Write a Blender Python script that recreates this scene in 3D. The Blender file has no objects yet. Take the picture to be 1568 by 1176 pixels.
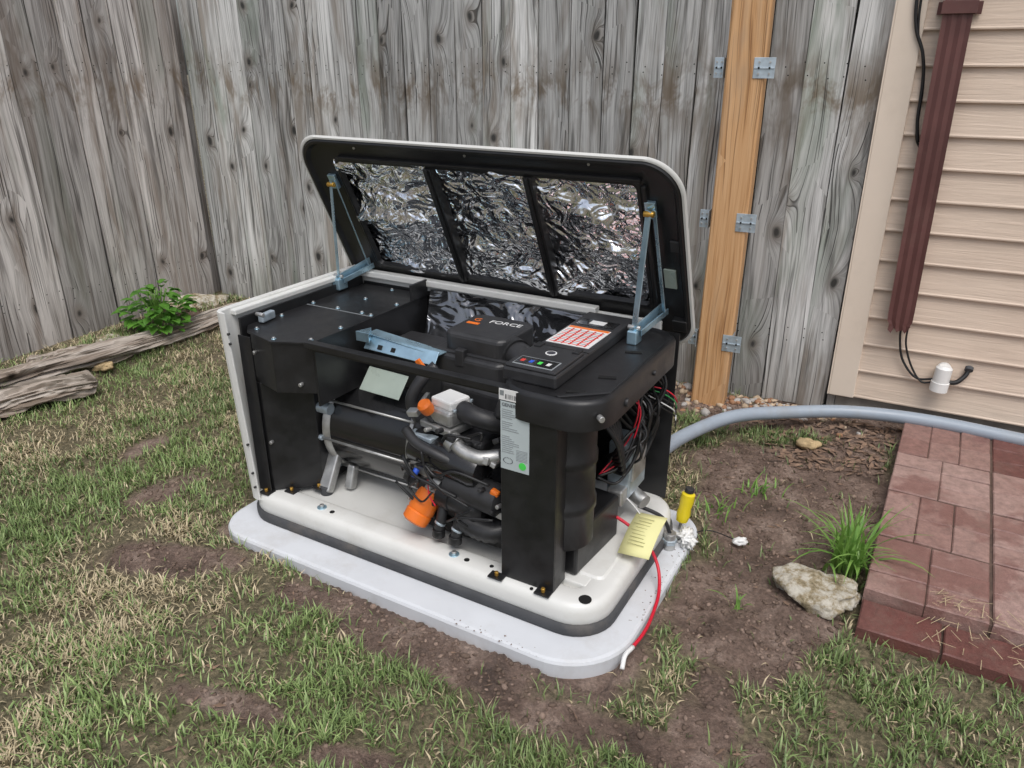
import bpy, bmesh, math, random
import numpy as np
from mathutils import Vector, Matrix
from mathutils import noise as mn
random.seed(7); rng=np.random.default_rng(7)
scene=bpy.context.scene
COL=scene.collection
# ------------------------------------------------------------------ materials
MATS={}
def new_mat(name):
    m=bpy.data.materials.new(name); m.use_nodes=True
    nt=m.node_tree; b=nt.nodes['Principled BSDF']
    return m,nt,b
def N(nt,t,**kw):
    n=nt.nodes.new(t)
    for k,v in kw.items():
        if k in n.inputs: n.inputs[k].default_value=v
        else: setattr(n,k,v)
    return n
def ramp(nt,fac,stops,interp='LINEAR'):
    r=nt.nodes.new('ShaderNodeValToRGB'); r.color_ramp.interpolation=interp
    e=r.color_ramp.elements
    while len(e)<len(stops): e.new(0.5)
    for i,(p,c) in enumerate(stops):
        e[i].position=p; e[i].color=(c[0],c[1],c[2],1) if hasattr(c,'__len__') else (c,c,c,1)
    nt.links.new(fac,r.inputs[0]); return r.outputs[0]
def mix(nt,fac,a,b,mode='MIX'):
    m=nt.nodes.new('ShaderNodeMix'); m.data_type='RGBA'; m.blend_type=mode
    for sock,val in ((m.inputs[0],fac),(m.inputs[6],a),(m.inputs[7],b)):
        if isinstance(val,bpy.types.NodeSocket): nt.links.new(val,sock)
        else: sock.default_value=val if not hasattr(val,'__len__') else (val[0],val[1],val[2],1)
    return m.outputs[2]
def math_n(nt,op,a,b=0.0):
    m=nt.nodes.new('ShaderNodeMath'); m.operation=op
    for sock,val in ((m.inputs[0],a),(m.inputs[1],b)):
        if isinstance(val,bpy.types.NodeSocket): nt.links.new(val,sock)
        else: sock.default_value=val
    return m.outputs[0]
def noise(nt,vec,scale,detail=4,rough=0.6,dist=0.0):
    n=nt.nodes.new('ShaderNodeTexNoise'); n.inputs['Scale'].default_value=scale
    n.inputs['Detail'].default_value=detail; n.inputs['Roughness'].default_value=rough
    n.inputs['Distortion'].default_value=dist
    if vec is not None: nt.links.new(vec,n.inputs['Vector'])
    return n.outputs['Fac']
def mapping(nt,vec,scale=(1,1,1),loc=(0,0,0)):
    m=nt.nodes.new('ShaderNodeMapping'); m.inputs['Scale'].default_value=scale; m.inputs['Location'].default_value=loc
    nt.links.new(vec,m.inputs['Vector']); return m.outputs[0]
def bump(nt,b,h,strength=0.3,dist=0.002):
    n=nt.nodes.new('ShaderNodeBump'); n.inputs['Strength'].default_value=strength; n.inputs['Distance'].default_value=dist
    nt.links.new(h,n.inputs['Height']); nt.links.new(n.outputs[0],b.inputs['Normal'])
def simple(name,col,rough=0.5,metal=0.0,var=0.12,nscale=18,bumpk=0.05,coat=0.0,dirt=None):
    m,nt,b=new_mat(name)
    tc=N(nt,'ShaderNodeTexCoord').outputs['Object']
    f=noise(nt,tc,nscale,3)
    dark=[c*(1-var) for c in col]; lite=[min(1,c*(1+var)) for c in col]
    c=ramp(nt,f,[(0.3,dark),(0.7,lite)])
    if dirt:
        f2=noise(nt,tc,7,6,0.7)
        fm=ramp(nt,f2,[(0.52,0.0),(0.75,0.6)])
        c=mix(nt,fm,c,dirt)
    nt.links.new(c,b.inputs['Base Color'])
    rr=ramp(nt,f,[(0.3,max(0,rough-0.07)),(0.7,min(1,rough+0.1))])
    nt.links.new(rr,b.inputs['Roughness'])
    b.inputs['Metallic'].default_value=metal
    b.inputs['Coat Weight'].default_value=coat
    if bumpk>0: bump(nt,b,noise(nt,tc,400,2),bumpk,0.0006)
    MATS[name]=m; return m
M_white=simple('generator_cream_paint',(0.69,0.69,0.665),0.38,0,0.03,6,0.12,dirt=(0.57,0.555,0.51))
M_black=simple('black_powder_coat',(0.014,0.014,0.015),0.36,0,0.2,20,0.25)
M_blackp=simple('black_plastic',(0.028,0.028,0.030),0.43,0,0.2,20,0.15)
M_gloss=simple('black_gloss_paint',(0.014,0.014,0.015),0.2,0,0.2,8,0.02,0.3)
M_rubber=simple('grey_rubber',(0.055,0.057,0.062),0.75,0,0.25,12,0.3,dirt=(0.16,0.14,0.12))
M_alu=simple('cast_aluminium',(0.50,0.50,0.49),0.42,0.8,0.2,30,0.3)
M_zinc=simple('zinc_plated_steel',(0.46,0.66,0.78),0.3,0.8,0.18,14,0.05)
M_galv=simple('galvanised_steel',(0.50,0.58,0.64),0.42,0.6,0.2,25,0.2)
M_orange=simple('orange_plastic',(0.80,0.18,0.02),0.4,0,0.08,10,0.05)
M_gold=simple('brass_bolt',(0.65,0.38,0.08),0.35,0.8,0.1,10,0)
M_blue=simple('blue_plastic',(0.03,0.10,0.55),0.4)
M_red=simple('red_insulation',(0.60,0.012,0.035),0.4,0,0.05,10,0)
M_yellow=simple('yellow_plastic',(0.78,0.62,0.02),0.35,0,0.06,10,0)
M_ytag=simple('yellow_card',(0.76,0.73,0.36),0.7,0,0.04,10,0)
M_green=simple('green_insulation',(0.03,0.25,0.07),0.45,0,0.05,10,0)
M_gsticker=simple('green_sticker',(0.08,0.7,0.10),0.5,0,0.03,10,0)
M_label=simple('label_paper',(0.48,0.54,0.55),0.35,0,0.03,10,0)
M_label2=simple('foil_label',(0.36,0.42,0.37),0.3,0.1,0.1,10,0)
M_lwhite=simple('label_white',(0.75,0.75,0.74),0.35,0,0.03,10,0)
M_ink=simple('label_ink',(0.05,0.05,0.06),0.5,0,0.1,10,0)
M_grey=simple('label_grey_ink',(0.25,0.27,0.28),0.5,0,0.1,10,0)
M_tagink=simple('tag_ink',(0.45,0.43,0.20),0.6,0,0.1,10,0)
M_lred=simple('label_red_ink',(0.6,0.05,0.04),0.5,0,0.1,10,0)
M_conduit=simple('grey_pvc',(0.31,0.36,0.42),0.38,0,0.06,10,0.05,dirt=(0.28,0.28,0.27))
M_pvcw=simple('white_pvc',(0.78,0.78,0.76),0.35,0,0.03,10,0)
M_cable=simple('black_cable',(0.012,0.012,0.013),0.45,0,0.1,10,0)
M_pad=simple('pad_composite',(0.61,0.63,0.66),0.65,0,0.03,9,0.25,dirt=(0.48,0.47,0.46))
M_hole=simple('dark_opening',(0.003,0.003,0.003),0.8,0,0.1,10,0)
M_box=simple('engine_dark_casting',(0.04,0.04,0.042),0.4,0.4,0.3,25,0.3)
def foil_mat():
    m,nt,b=new_mat('crinkled_foil')
    tc=N(nt,'ShaderNodeTexCoord').outputs['Object']
    b.inputs['Metallic'].default_value=1.0
    b.inputs['Base Color'].default_value=(0.92,0.94,0.98,1); b.inputs['Roughness'].default_value=0.12
    n1=noise(nt,mapping(nt,tc,(12,14,14)),1.0,1,0.45,2.2)
    n2=noise(nt,mapping(nt,tc,(34,36,36)),1.0,1,0.5,1.5)
    h=math_n(nt,'ADD',n1,math_n(nt,'MULTIPLY',n2,0.16))
    bump(nt,b,h,0.85,0.026)
    return m
M_foil=foil_mat()
def rearfoil():
    m,nt,b=new_mat('black_glossy_sheet')
    tc=N(nt,'ShaderNodeTexCoord').outputs['Object']
    b.inputs['Metallic'].default_value=0.9
    b.inputs['Base Color'].default_value=(0.22,0.225,0.24,1); b.inputs['Roughness'].default_value=0.07
    n1=noise(nt,mapping(nt,tc,(7,7,11)),1.0,2,0.5,1.2)
    bump(nt,b,n1,1.0,0.04); return m
M_rearsheet=rearfoil()
def wood_mat(name,light,mid,dark,stain,green,fresh=False,railz=False):
    m,nt,b=new_mat(name)
    uv=N(nt,'ShaderNodeUVMap').outputs[0]
    rnd=N(nt,'ShaderNodeAttribute',attribute_name='rnd').outputs['Fac']
    wuv=nt.nodes.new('ShaderNodeVectorMath'); wuv.operation='ADD'
    wn=nt.nodes.new('ShaderNodeTexNoise'); wn.inputs['Scale'].default_value=14; wn.inputs['Detail'].default_value=1; nt.links.new(uv,wn.inputs['Vector'])
    ws=nt.nodes.new('ShaderNodeVectorMath'); ws.operation='SCALE'; ws.inputs['Scale'].default_value=0.022; nt.links.new(wn.outputs['Color'],ws.inputs[0])
    nt.links.new(uv,wuv.inputs[0]); nt.links.new(ws.outputs[0],wuv.inputs[1])
    kv=nt.nodes.new('ShaderNodeTexVoronoi'); kv.voronoi_dimensions='2D'; kv.inputs['Scale'].default_value=1.0
    nt.links.new(mapping(nt,wuv.outputs[0],(5.6,3.5,1)),kv.inputs['Vector'])
    kd=kv.outputs['Distance']
    keep=N(nt,'ShaderNodeSeparateColor'); nt.links.new(kv.outputs['Color'],keep.inputs[0])
    on=math_n(nt,'GREATER_THAN',keep.outputs[0],0.68 if not fresh else 0.80)
    kd=math_n(nt,'ADD',kd,math_n(nt,'MULTIPLY',keep.outputs[1],0.055))
    warp=math_n(nt,'MULTIPLY',math_n(nt,'DIVIDE',0.013,math_n(nt,'ADD',kd,0.09)),on)
    cx=N(nt,'ShaderNodeSeparateXYZ'); nt.links.new(uv,cx.inputs[0])
    big=noise(nt,mapping(nt,uv,(5,0.9,1)),1.0,2,0.5)
    xx=math_n(nt,'ADD',math_n(nt,'ADD',cx.outputs[0],warp),math_n(nt,'MULTIPLY',big,0.10))
    cv=N(nt,'ShaderNodeCombineXYZ'); nt.links.new(xx,cv.inputs[0]); nt.links.new(cx.outputs[1],cv.inputs[1])
    g1=noise(nt,mapping(nt,cv.outputs[0],(55,1.2,1)),1.0,4,0.65)
    g2=noise(nt,mapping(nt,cv.outputs[0],(300,5,1)),1.0,2,0.6)
    g=math_n(nt,'ADD',math_n(nt,'MULTIPLY',g1,0.65),math_n(nt,'MULTIPLY',g2,0.35))
    c=ramp(nt,g,[(0.36,dark),(0.46,mid),(0.58,light)])
    s1=ramp(nt,noise(nt,mapping(nt,uv,(7,1.1,1)),1.0,4,0.65,0.6),[(0.50,0.0),(0.64,0.75)])
    c=mix(nt,s1 if not fresh else math_n(nt,'MULTIPLY',s1,0.8),c,stain)
    if green:
        s2=ramp(nt,noise(nt,mapping(nt,uv,(4,0.8,1),(7,3,0)),1.0,3,0.6,0.4),[(0.56,0.0),(0.70,0.6)])
        c=mix(nt,s2,c,green)
    if not fresh:
        s3=ramp(nt,noise(nt,mapping(nt,uv,(22,1.4,1),(2,9,0)),1.0,4,0.6,0.4),[(0.55,0.0),(0.69,0.75)])
        c=mix(nt,s3,c,[x*0.7 for x in dark])
        s4=ramp(nt,noise(nt,mapping(nt,uv,(16,1.0,1),(12,1,0)),1.0,3,0.6,0.4),[(0.55,0.0),(0.67,0.7)])
        c=mix(nt,s4,c,[min(1,x*1.22) for x in light])
    if railz:
        px=N(nt,'ShaderNodeSeparateXYZ'); nt.links.new(N(nt,'ShaderNodeTexCoord').outputs['Object'],px.inputs[0])
        dz=math_n(nt,'ABSOLUTE',math_n(nt,'SUBTRACT',px.outputs[2],1.27))
        zm=ramp(nt,math_n(nt,'MULTIPLY',dz,3.0),[(0.05,1.0),(0.62,0.0)])
        nn=ramp(nt,noise(nt,mapping(nt,uv,(9,4,1),(3,3,0)),1.0,4,0.7,0.5),[(0.47,0.0),(0.61,0.8)])
        c=mix(nt,math_n(nt,'MULTIPLY',zm,nn),c,[stain[0]*.7,stain[1]*.62,stain[2]*.5])
        fm_=ramp(nt,math_n(nt,'ADD',px.outputs[2],math_n(nt,'MULTIPLY',noise(nt,mapping(nt,uv,(9,2,1)),1.0,3),0.5)),[(0.25,0.45),(0.60,0.0)])
        c=mix(nt,fm_,c,[stain[0]*.6,stain[1]*.6,stain[2]*.6])
    t=ramp(nt,rnd,[(0.0,0.64),(0.45,0.95),(1.0,1.30)])
    c=mix(nt,1.0,c,t,'MULTIPLY')
    cr=ramp(nt,noise(nt,mapping(nt,cv.outputs[0],(170,1.1,1),(5,5,0)),1.0,1,0.5),[(0.31,0.85),(0.37,0.0)])
    c=mix(nt,cr if not fresh else math_n(nt,'MULTIPLY',cr,0.6),c,[x*0.3 for x in dark])
    kmask=math_n(nt,'MULTIPLY',ramp(nt,kd,[(0.055,1.0),(0.11,0.0)]),on)
    kring=math_n(nt,'MULTIPLY',ramp(nt,kd,[(0.10,0.6),(0.26,0.0)]),on)
    c=mix(nt,kring,c,[x*0.7 for x in stain]); c=mix(nt,kmask,c,[x*0.38 for x in dark] if not fresh else [0.16,0.06,0.02])
    nt.links.new(c,b.inputs['Base Color']); b.inputs['Roughness'].default_value=0.85 if not fresh else 0.65
    b.inputs['Specular IOR Level'].default_value=0.25
    h=math_n(nt,'SUBTRACT',g,math_n(nt,'MULTIPLY',cr,0.6))
    bump(nt,b,h,0.8 if not fresh else 0.4,0.004)
    return m
M_wood=wood_mat('weathered_wood',(0.54,0.54,0.53),(0.365,0.365,0.355),(0.135,0.131,0.124),(0.205,0.172,0.14),(0.21,0.26,0.21),railz=True)
M_wood2=wood_mat('weathered_wood_warm',(0.60,0.565,0.54),(0.41,0.382,0.362),(0.155,0.138,0.128),(0.25,0.20,0.165),(0.26,0.27,0.23),railz=True)
M_cedar=wood_mat('cedar_wood',(0.62,0.38,0.20),(0.53,0.30,0.14),(0.33,0.165,0.07),(0.43,0.29,0.18),None,True)
# ------------------------------------------------------------------ mesh helpers
def obj_from(name,verts,faces,mat=None,parent=None,smooth=False,mats=None,fm=None):
    me=bpy.data.meshes.new(name); me.from_pydata([tuple(v) for v in verts],[],faces); me.update()
    o=bpy.data.objects.new(name,me); COL.objects.link(o)
    if mats:
        for m in mats: me.materials.append(m)
        if fm: me.polygons.foreach_set('material_index',fm)
    elif mat: me.materials.append(mat)
    if smooth: me.polygons.foreach_set('use_smooth',[True]*len(me.polygons))
    if parent: o.parent=parent
    return o
def bevel(o,w=0.003,seg=2,angle=35):
    md=o.modifiers.new('bev','BEVEL'); md.width=w; md.segments=seg; md.limit_method='ANGLE'; md.angle_limit=math.radians(angle)
    return o
def esplit(o,a): o.modifiers.new('es','EDGE_SPLIT').split_angle=math.radians(a); return o
def empty(name,loc=(0,0,0),rotz=0.0):
    e=bpy.data.objects.new(name,None); COL.objects.link(e); e.location=loc; e.rotation_euler=(0,0,rotz); e.empty_display_size=0.1; return e
def box(name,x0,x1,y0,y1,z0,z1,mat,parent=None,bev=0.002):
    v=[(x,y,z) for z in (z0,z1) for y in (y0,y1) for x in (x0,x1)]
    f=[(0,2,3,1),(4,5,7,6),(0,1,5,4),(2,6,7,3),(0,4,6,2),(1,3,7,5)]
    o=obj_from(name,v,f,mat,parent)
    if bev>0: bevel(o,bev)
    return o
def obox(name,c,size,rot,mat,parent=None,bev=0.002):
    sx,sy,sz=[s/2 for s in size]
    o=box(name,-sx,sx,-sy,sy,-sz,sz,mat,parent,bev)
    o.location=c; o.rotation_euler=[math.radians(r) for r in rot]; return o
def prism(name,poly,z0,z1,mat,parent=None,bev=0.002,shift=(0,0),seg=2):
    n=len(poly)
    v=[(x+shift[0],y+shift[1],z0) for x,y in poly]+[(x,y,z1) for x,y in poly]
    f=[tuple(reversed(range(n))),tuple(range(n,2*n))]+[(i,(i+1)%n,n+(i+1)%n,n+i) for i in range(n)]
    o=obj_from(name,v,f,mat,parent)
    if bev>0: bevel(o,bev,seg)
    return o
def rr(x0,x1,y0,y1,r,n=8,rs=None):
    P=[]; rs=rs or (r,r,r,r)
    for (sx,sy,a0),q in zip((((1),(1),0),((-1),(1),90),((-1),(-1),180),((1),(-1),270)),rs):
        cx=(x1-q) if sx>0 else (x0+q); cy=(y1-q) if sy>0 else (y0+q)
        for i in range(n+1):
            a=math.radians(a0+90*i/n); P.append((cx+q*math.cos(a),cy+q*math.sin(a)))
    return P
def loft(name,loops,mat=None,parent=None,cap0=False,cap1=False,smooth=False,closed=True,mats=None,lm=None,c0m=0,c1m=0):
    n=len(loops[0]); v=[p for l in loops for p in l]; f=[]; fm=[]
    for k in range(len(loops)-1):
        for i in range(n if closed else n-1):
            j=(i+1)%n
            f.append((k*n+i,k*n+j,(k+1)*n+j,(k+1)*n+i)); fm.append(lm[k] if lm else 0)
    if cap0: f.append(tuple(reversed(range(n)))); fm.append(c0m)
    if cap1: f.append(tuple(range((len(loops)-1)*n,len(loops)*n))); fm.append(c1m)
    return obj_from(name,v,f,mat,parent,smooth,mats,fm if mats else None)
def cyl(name,p0,p1,r0,mat,parent=None,r1=None,n=28,bev=0.0015):
    p0=Vector(p0);p1=Vector(p1); d=(p1-p0).normalized(); r1=r0 if r1 is None else r1
    a=Vector((0,0,1)) if abs(d.z)<0.9 else Vector((1,0,0)); u=d.cross(a).normalized(); w=d.cross(u)
    v=[]
    for p,r in ((p0,r0),(p1,r1)):
        for i in range(n):
            t=2*math.pi*i/n; v.append(p+u*math.cos(t)*r+w*math.sin(t)*r)
    f=[(i,(i+1)%n,n+(i+1)%n,n+i) for i in range(n)]+[tuple(reversed(range(n))),tuple(range(n,2*n))]
    o=obj_from(name,v,f,mat,parent)
    me=o.data; me.polygons.foreach_set('use_smooth',[len(p.vertices)==4 for p in me.polygons])
    if bev>0: bevel(o,bev)
    return o
def lathe(name,p0,p1,prof,mat,parent=None,n=28,mats=None,lm=None):
    p0=Vector(p0);p1=Vector(p1); L=(p1-p0); d=L.normalized()
    a=Vector((0,0,1)) if abs(d.z)<0.9 else Vector((1,0,0)); u=d.cross(a).normalized(); w=d.cross(u)
    loops=[[p0+L*t+u*math.cos(2*math.pi*i/n)*r+w*math.sin(2*math.pi*i/n)*r for i in range(n)] for t,r in prof]
    o=loft(name,loops,mat,parent,True,True,False,True,mats,lm)
    o.data.polygons.foreach_set('use_smooth',[len(p.vertices)==4 for p in o.data.polygons])
    return esplit(o,38)
def smooth_path(pts,k=8):
    P=[Vector(p) for p in pts]; P=[P[0]*2-P[1]]+P+[P[-1]*2-P[-2]]; out=[]
    for i in range(1,len(P)-2):
        a,b,c,d=P[i-1],P[i],P[i+1],P[i+2]
        for j in range(k):
            t=j/k; out.append(0.5*((2*b)+(c-a)*t+(2*a-5*b+4*c-d)*t*t+(3*b-a-3*c+d)*t**3))
    out.append(P[-2]); return out
def tube(name,pts,r,mat,parent=None,n=10,k=8,ribs=0):
    P=smooth_path(pts,k); v=[];m=len(P); u=None
    for i,p in enumerate(P):
        d=(P[min(i+1,m-1)]-P[max(i-1,0)]).normalized()
        if u is None:
            a=Vector((0,0,1)) if abs(d.z)<0.9 else Vector((1,0,0)); u=d.cross(a).normalized()
        u=(u-d*u.dot(d)).normalized(); w=d.cross(u)
        R=r*(1+(0.12 if (ribs and i%2) else 0))
        for j in range(n):
            t=2*math.pi*j/n; v.append(p+u*math.cos(t)*R+w*math.sin(t)*R)
    f=[(i*n+j,i*n+(j+1)%n,(i+1)*n+(j+1)%n,(i+1)*n+j) for i in range(m-1) for j in range(n)]
    f+=[tuple(reversed(range(n))),tuple(range((m-1)*n,m*n))]
    return obj_from(name,v,f,mat,parent,True)
def text(name,s,size,mat,parent,loc,rot,ext=0.0004):
    cu=bpy.data.curves.new(name,'FONT'); cu.body=s; cu.size=size; cu.extrude=ext; cu.align_x='CENTER'; cu.align_y='CENTER'
    cu.materials.append(mat)
    o=bpy.data.objects.new(name,cu); COL.objects.link(o); o.parent=parent; o.location=loc; o.rotation_euler=[math.radians(a) for a in rot]; return o
_tabs={}
def vn(x,y,s,seed=0):
    if seed not in _tabs: _tabs[seed]=np.random.default_rng(seed+100).random((256,256))
    T=_tabs[seed]; X=np.asarray(x)*s; Y=np.asarray(y)*s
    xi=np.floor(X).astype(int); yi=np.floor(Y).astype(int); fx=X-xi; fy=Y-yi
    fx=fx*fx*(3-2*fx); fy=fy*fy*(3-2*fy)
    a=T[xi%256,yi%256]; b=T[(xi+1)%256,yi%256]; c=T[xi%256,(yi+1)%256]; d=T[(xi+1)%256,(yi+1)%256]
    return a*(1-fx)*(1-fy)+b*fx*(1-fy)+c*(1-fx)*fy+d*fx*fy
def fbm(x,y,s,seed=0,o=4):
    r=0;a=1;t=0
    for i in range(o): r=r+a*vn(x,y,s*2**i,seed+i); t+=a; a*=0.5
    return r/t
# ------------------------------------------------------------------ frame of the generator
GL=(-0.870,2.139); GA=math.radians(-29.8)
ca,sa=math.cos(GA),math.sin(GA)
def tol(x,y):
    dx=x-GL[0]; dy=y-GL[1]; return dx*ca+dy*sa, -dx*sa+dy*ca
# ------------------------------------------------------------------ ground
def ell(x,y,cx,cy,rx,ry,rot=0.0):
    a=math.radians(rot); dx=x-cx; dy=y-cy; X=dx*math.cos(a)+dy*math.sin(a); Y=-dx*math.sin(a)+dy*math.cos(a)
    return np.clip(1.6*(1.15-np.sqrt((X/rx)**2+(Y/ry)**2)),0,1)
def rectdist(lx,ly,x0,x1,y0,y1):
    dx=np.maximum(np.maximum(x0-lx,lx-x1),0); dy=np.maximum(np.maximum(y0-ly,ly-y1),0)
    return np.sqrt(dx*dx+dy*dy)
def brick_local(x,y):
    dx=x-0.90; dy=y-1.60; a=math.radians(60); return dx*math.cos(a)+dy*math.sin(a), dx*math.sin(a)-dy*math.cos(a)
def dirtmask(x,y):
    x=np.asarray(x,float); y=np.asarray(y,float)
    lx,ly=tol(x,y); d=rectdist(lx,ly,-0.04,1.31,-0.11,0.72)
    m=np.clip(1-d/0.10,0,1)*0.68
    for e in ((0.98,2.30,0.62,0.42,60,1.0),(0.66,1.74,0.34,0.26,60,1.0),(0.44,1.34,0.20,0.09,70,.85),(-0.98,1.93,0.26,0.11,-10,1.0),
              (-0.2,1.53,0.36,0.10,-28,.95),(-0.5,1.72,0.3,0.06,-25,.85),(1.0,3.0,0.8,0.22,-25,1.0),(1.65,2.75,0.5,0.25,-28,1.0),
              (0.15,1.30,0.30,0.07,-20,.9),(-1.2,2.4,.25,.12,60,.55),(-1.75,4.0,.5,.12,60,.6),(0.50,1.12,.16,.05,70,.7),
              (-0.65,1.35,.22,.05,-20,.6),(-1.5,2.6,.25,.08,50,.55),(-0.3,1.2,.2,.04,-10,.55)):
        m=np.maximum(m,ell(x,y,*e[:5])*e[5])
    n=fbm(x,y,5.0,3,5)
    g=ell(x,y,1.08,2.74,0.20,0.09,-10)*0.9+ell(x,y,0.85,1.45,0.30,0.12,40)*.6+ell(x,y,0.72,2.25,0.10,0.06,0)*.4
    return np.clip((m-g+(n-0.5)*1.5-0.275)*2.6,0,1)
def height(x,y):
    x=np.asarray(x,float); y=np.asarray(y,float)
    a=math.radians(60.2); ox,oy=-2.05,3.2
    side=(-(x-ox)*math.sin(a)+(y-oy)*math.cos(a))
    h=0.09*np.clip((side+0.02)/0.12,0,1)*np.clip((y-1.0)/1.0,0,1)*np.clip((6-y)/1.0,0,1)*np.clip((x+5)/1.5,0,1)
    core=np.exp(-((x)**2+(y-2.5)**2)/40.0)
    h=h+core*((fbm(x,y,1.5,11,3)-0.5)*0.035+(fbm(x,y,12,15,5)-0.5)*0.036*(0.3+dirtmask(x,y)))
    lx,ly=tol(x,y); d=rectdist(lx,ly,-0.04,1.31,-0.11,0.72)
    e=(fbm(x,y,7,81,3)-0.5)*0.045
    h=np.where(d<0.12,h*np.clip(d/0.12,0,1)+(0.004+np.where(d>0,e,-0.02))*(1-np.clip(d/0.12,0,1)),h)
    return h
def axis(lo,hi,step,far,n):
    core=np.arange(lo,hi+1e-6,step); t=np.linspace(0,1,n)[1:]
    left=lo-(far+lo)*t**2.2; right=hi+(far-hi)*t**2.2
    return np.concatenate([left[::-1],core,right])
gx=axis(-3.2,2.6,0.012,80,24); gy=axis(0.6,5.0,0.012,80,24)
X,Y=np.meshgrid(gx,gy); Z=height(X,Y)
nv=X.size; nx=len(gx); ny=len(gy)
me=bpy.data.meshes.new('ground'); me.vertices.add(nv)
me.vertices.foreach_set('co',np.stack([X,Y,Z],-1).astype(np.float32).ravel())
i=np.arange(nx-1)[None,:]+np.arange(ny-1)[:,None]*nx; i=i.ravel()
q=np.stack([i,i+1,i+1+nx,i+nx],-1).astype(np.int32)
me.loops.add(q.size); me.loops.foreach_set('vertex_index',q.ravel())
me.polygons.add(len(q)); me.polygons.foreach_set('loop_start',np.arange(0,q.size,4,dtype=np.int32)); me.polygons.foreach_set('loop_total',np.full(len(q),4,dtype=np.int32))
me.polygons.foreach_set('use_smooth',np.ones(len(q),dtype=bool))
at=me.attributes.new('dirt','FLOAT','POINT'); at.data.foreach_set('value',dirtmask(X,Y).ravel().astype(np.float32))
me.update(); me.validate()
ground=bpy.data.objects.new('ground',me); COL.objects.link(ground)
m,nt,b=new_mat('soil_and_turf')
pos=N(nt,'ShaderNodeTexCoord').outputs['Object']
dirt=N(nt,'ShaderNodeAttribute',attribute_name='dirt').outputs['Fac']
d1=ramp(nt,noise(nt,pos,6,7,0.7),[(0.34,(0.080,0.054,0.042)),(0.5,(0.175,0.12,0.094)),(0.68,(0.33,0.25,0.205))])
d2=ramp(nt,noise(nt,pos,110,4,0.7),[(0.3,0.55),(0.7,1.3)])
d1=mix(nt,1.0,d1,d2,'MULTIPLY')
t1=ramp(nt,noise(nt,pos,60,5,0.7),[(0.3,(0.055,0.05,0.028)),(0.5,(0.135,0.115,0.068)),(0.7,(0.30,0.24,0.15))])
c=mix(nt,dirt,t1,d1); nt.links.new(c,b.inputs['Base Color'])
rg=ramp(nt,noise(nt,pos,6,3),[(0.38,0.35),(0.6,0.9)]); nt.links.new(rg,b.inputs['Roughness'])
b.inputs['Specular IOR Level'].default_value=0.4
hb=math_n(nt,'ADD',noise(nt,pos,45,6,0.7),math_n(nt,'MULTIPLY',noise(nt,pos,220,3,0.7),0.35))
bump(nt,b,hb,0.9,0.013)
me.materials.append(m)
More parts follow.
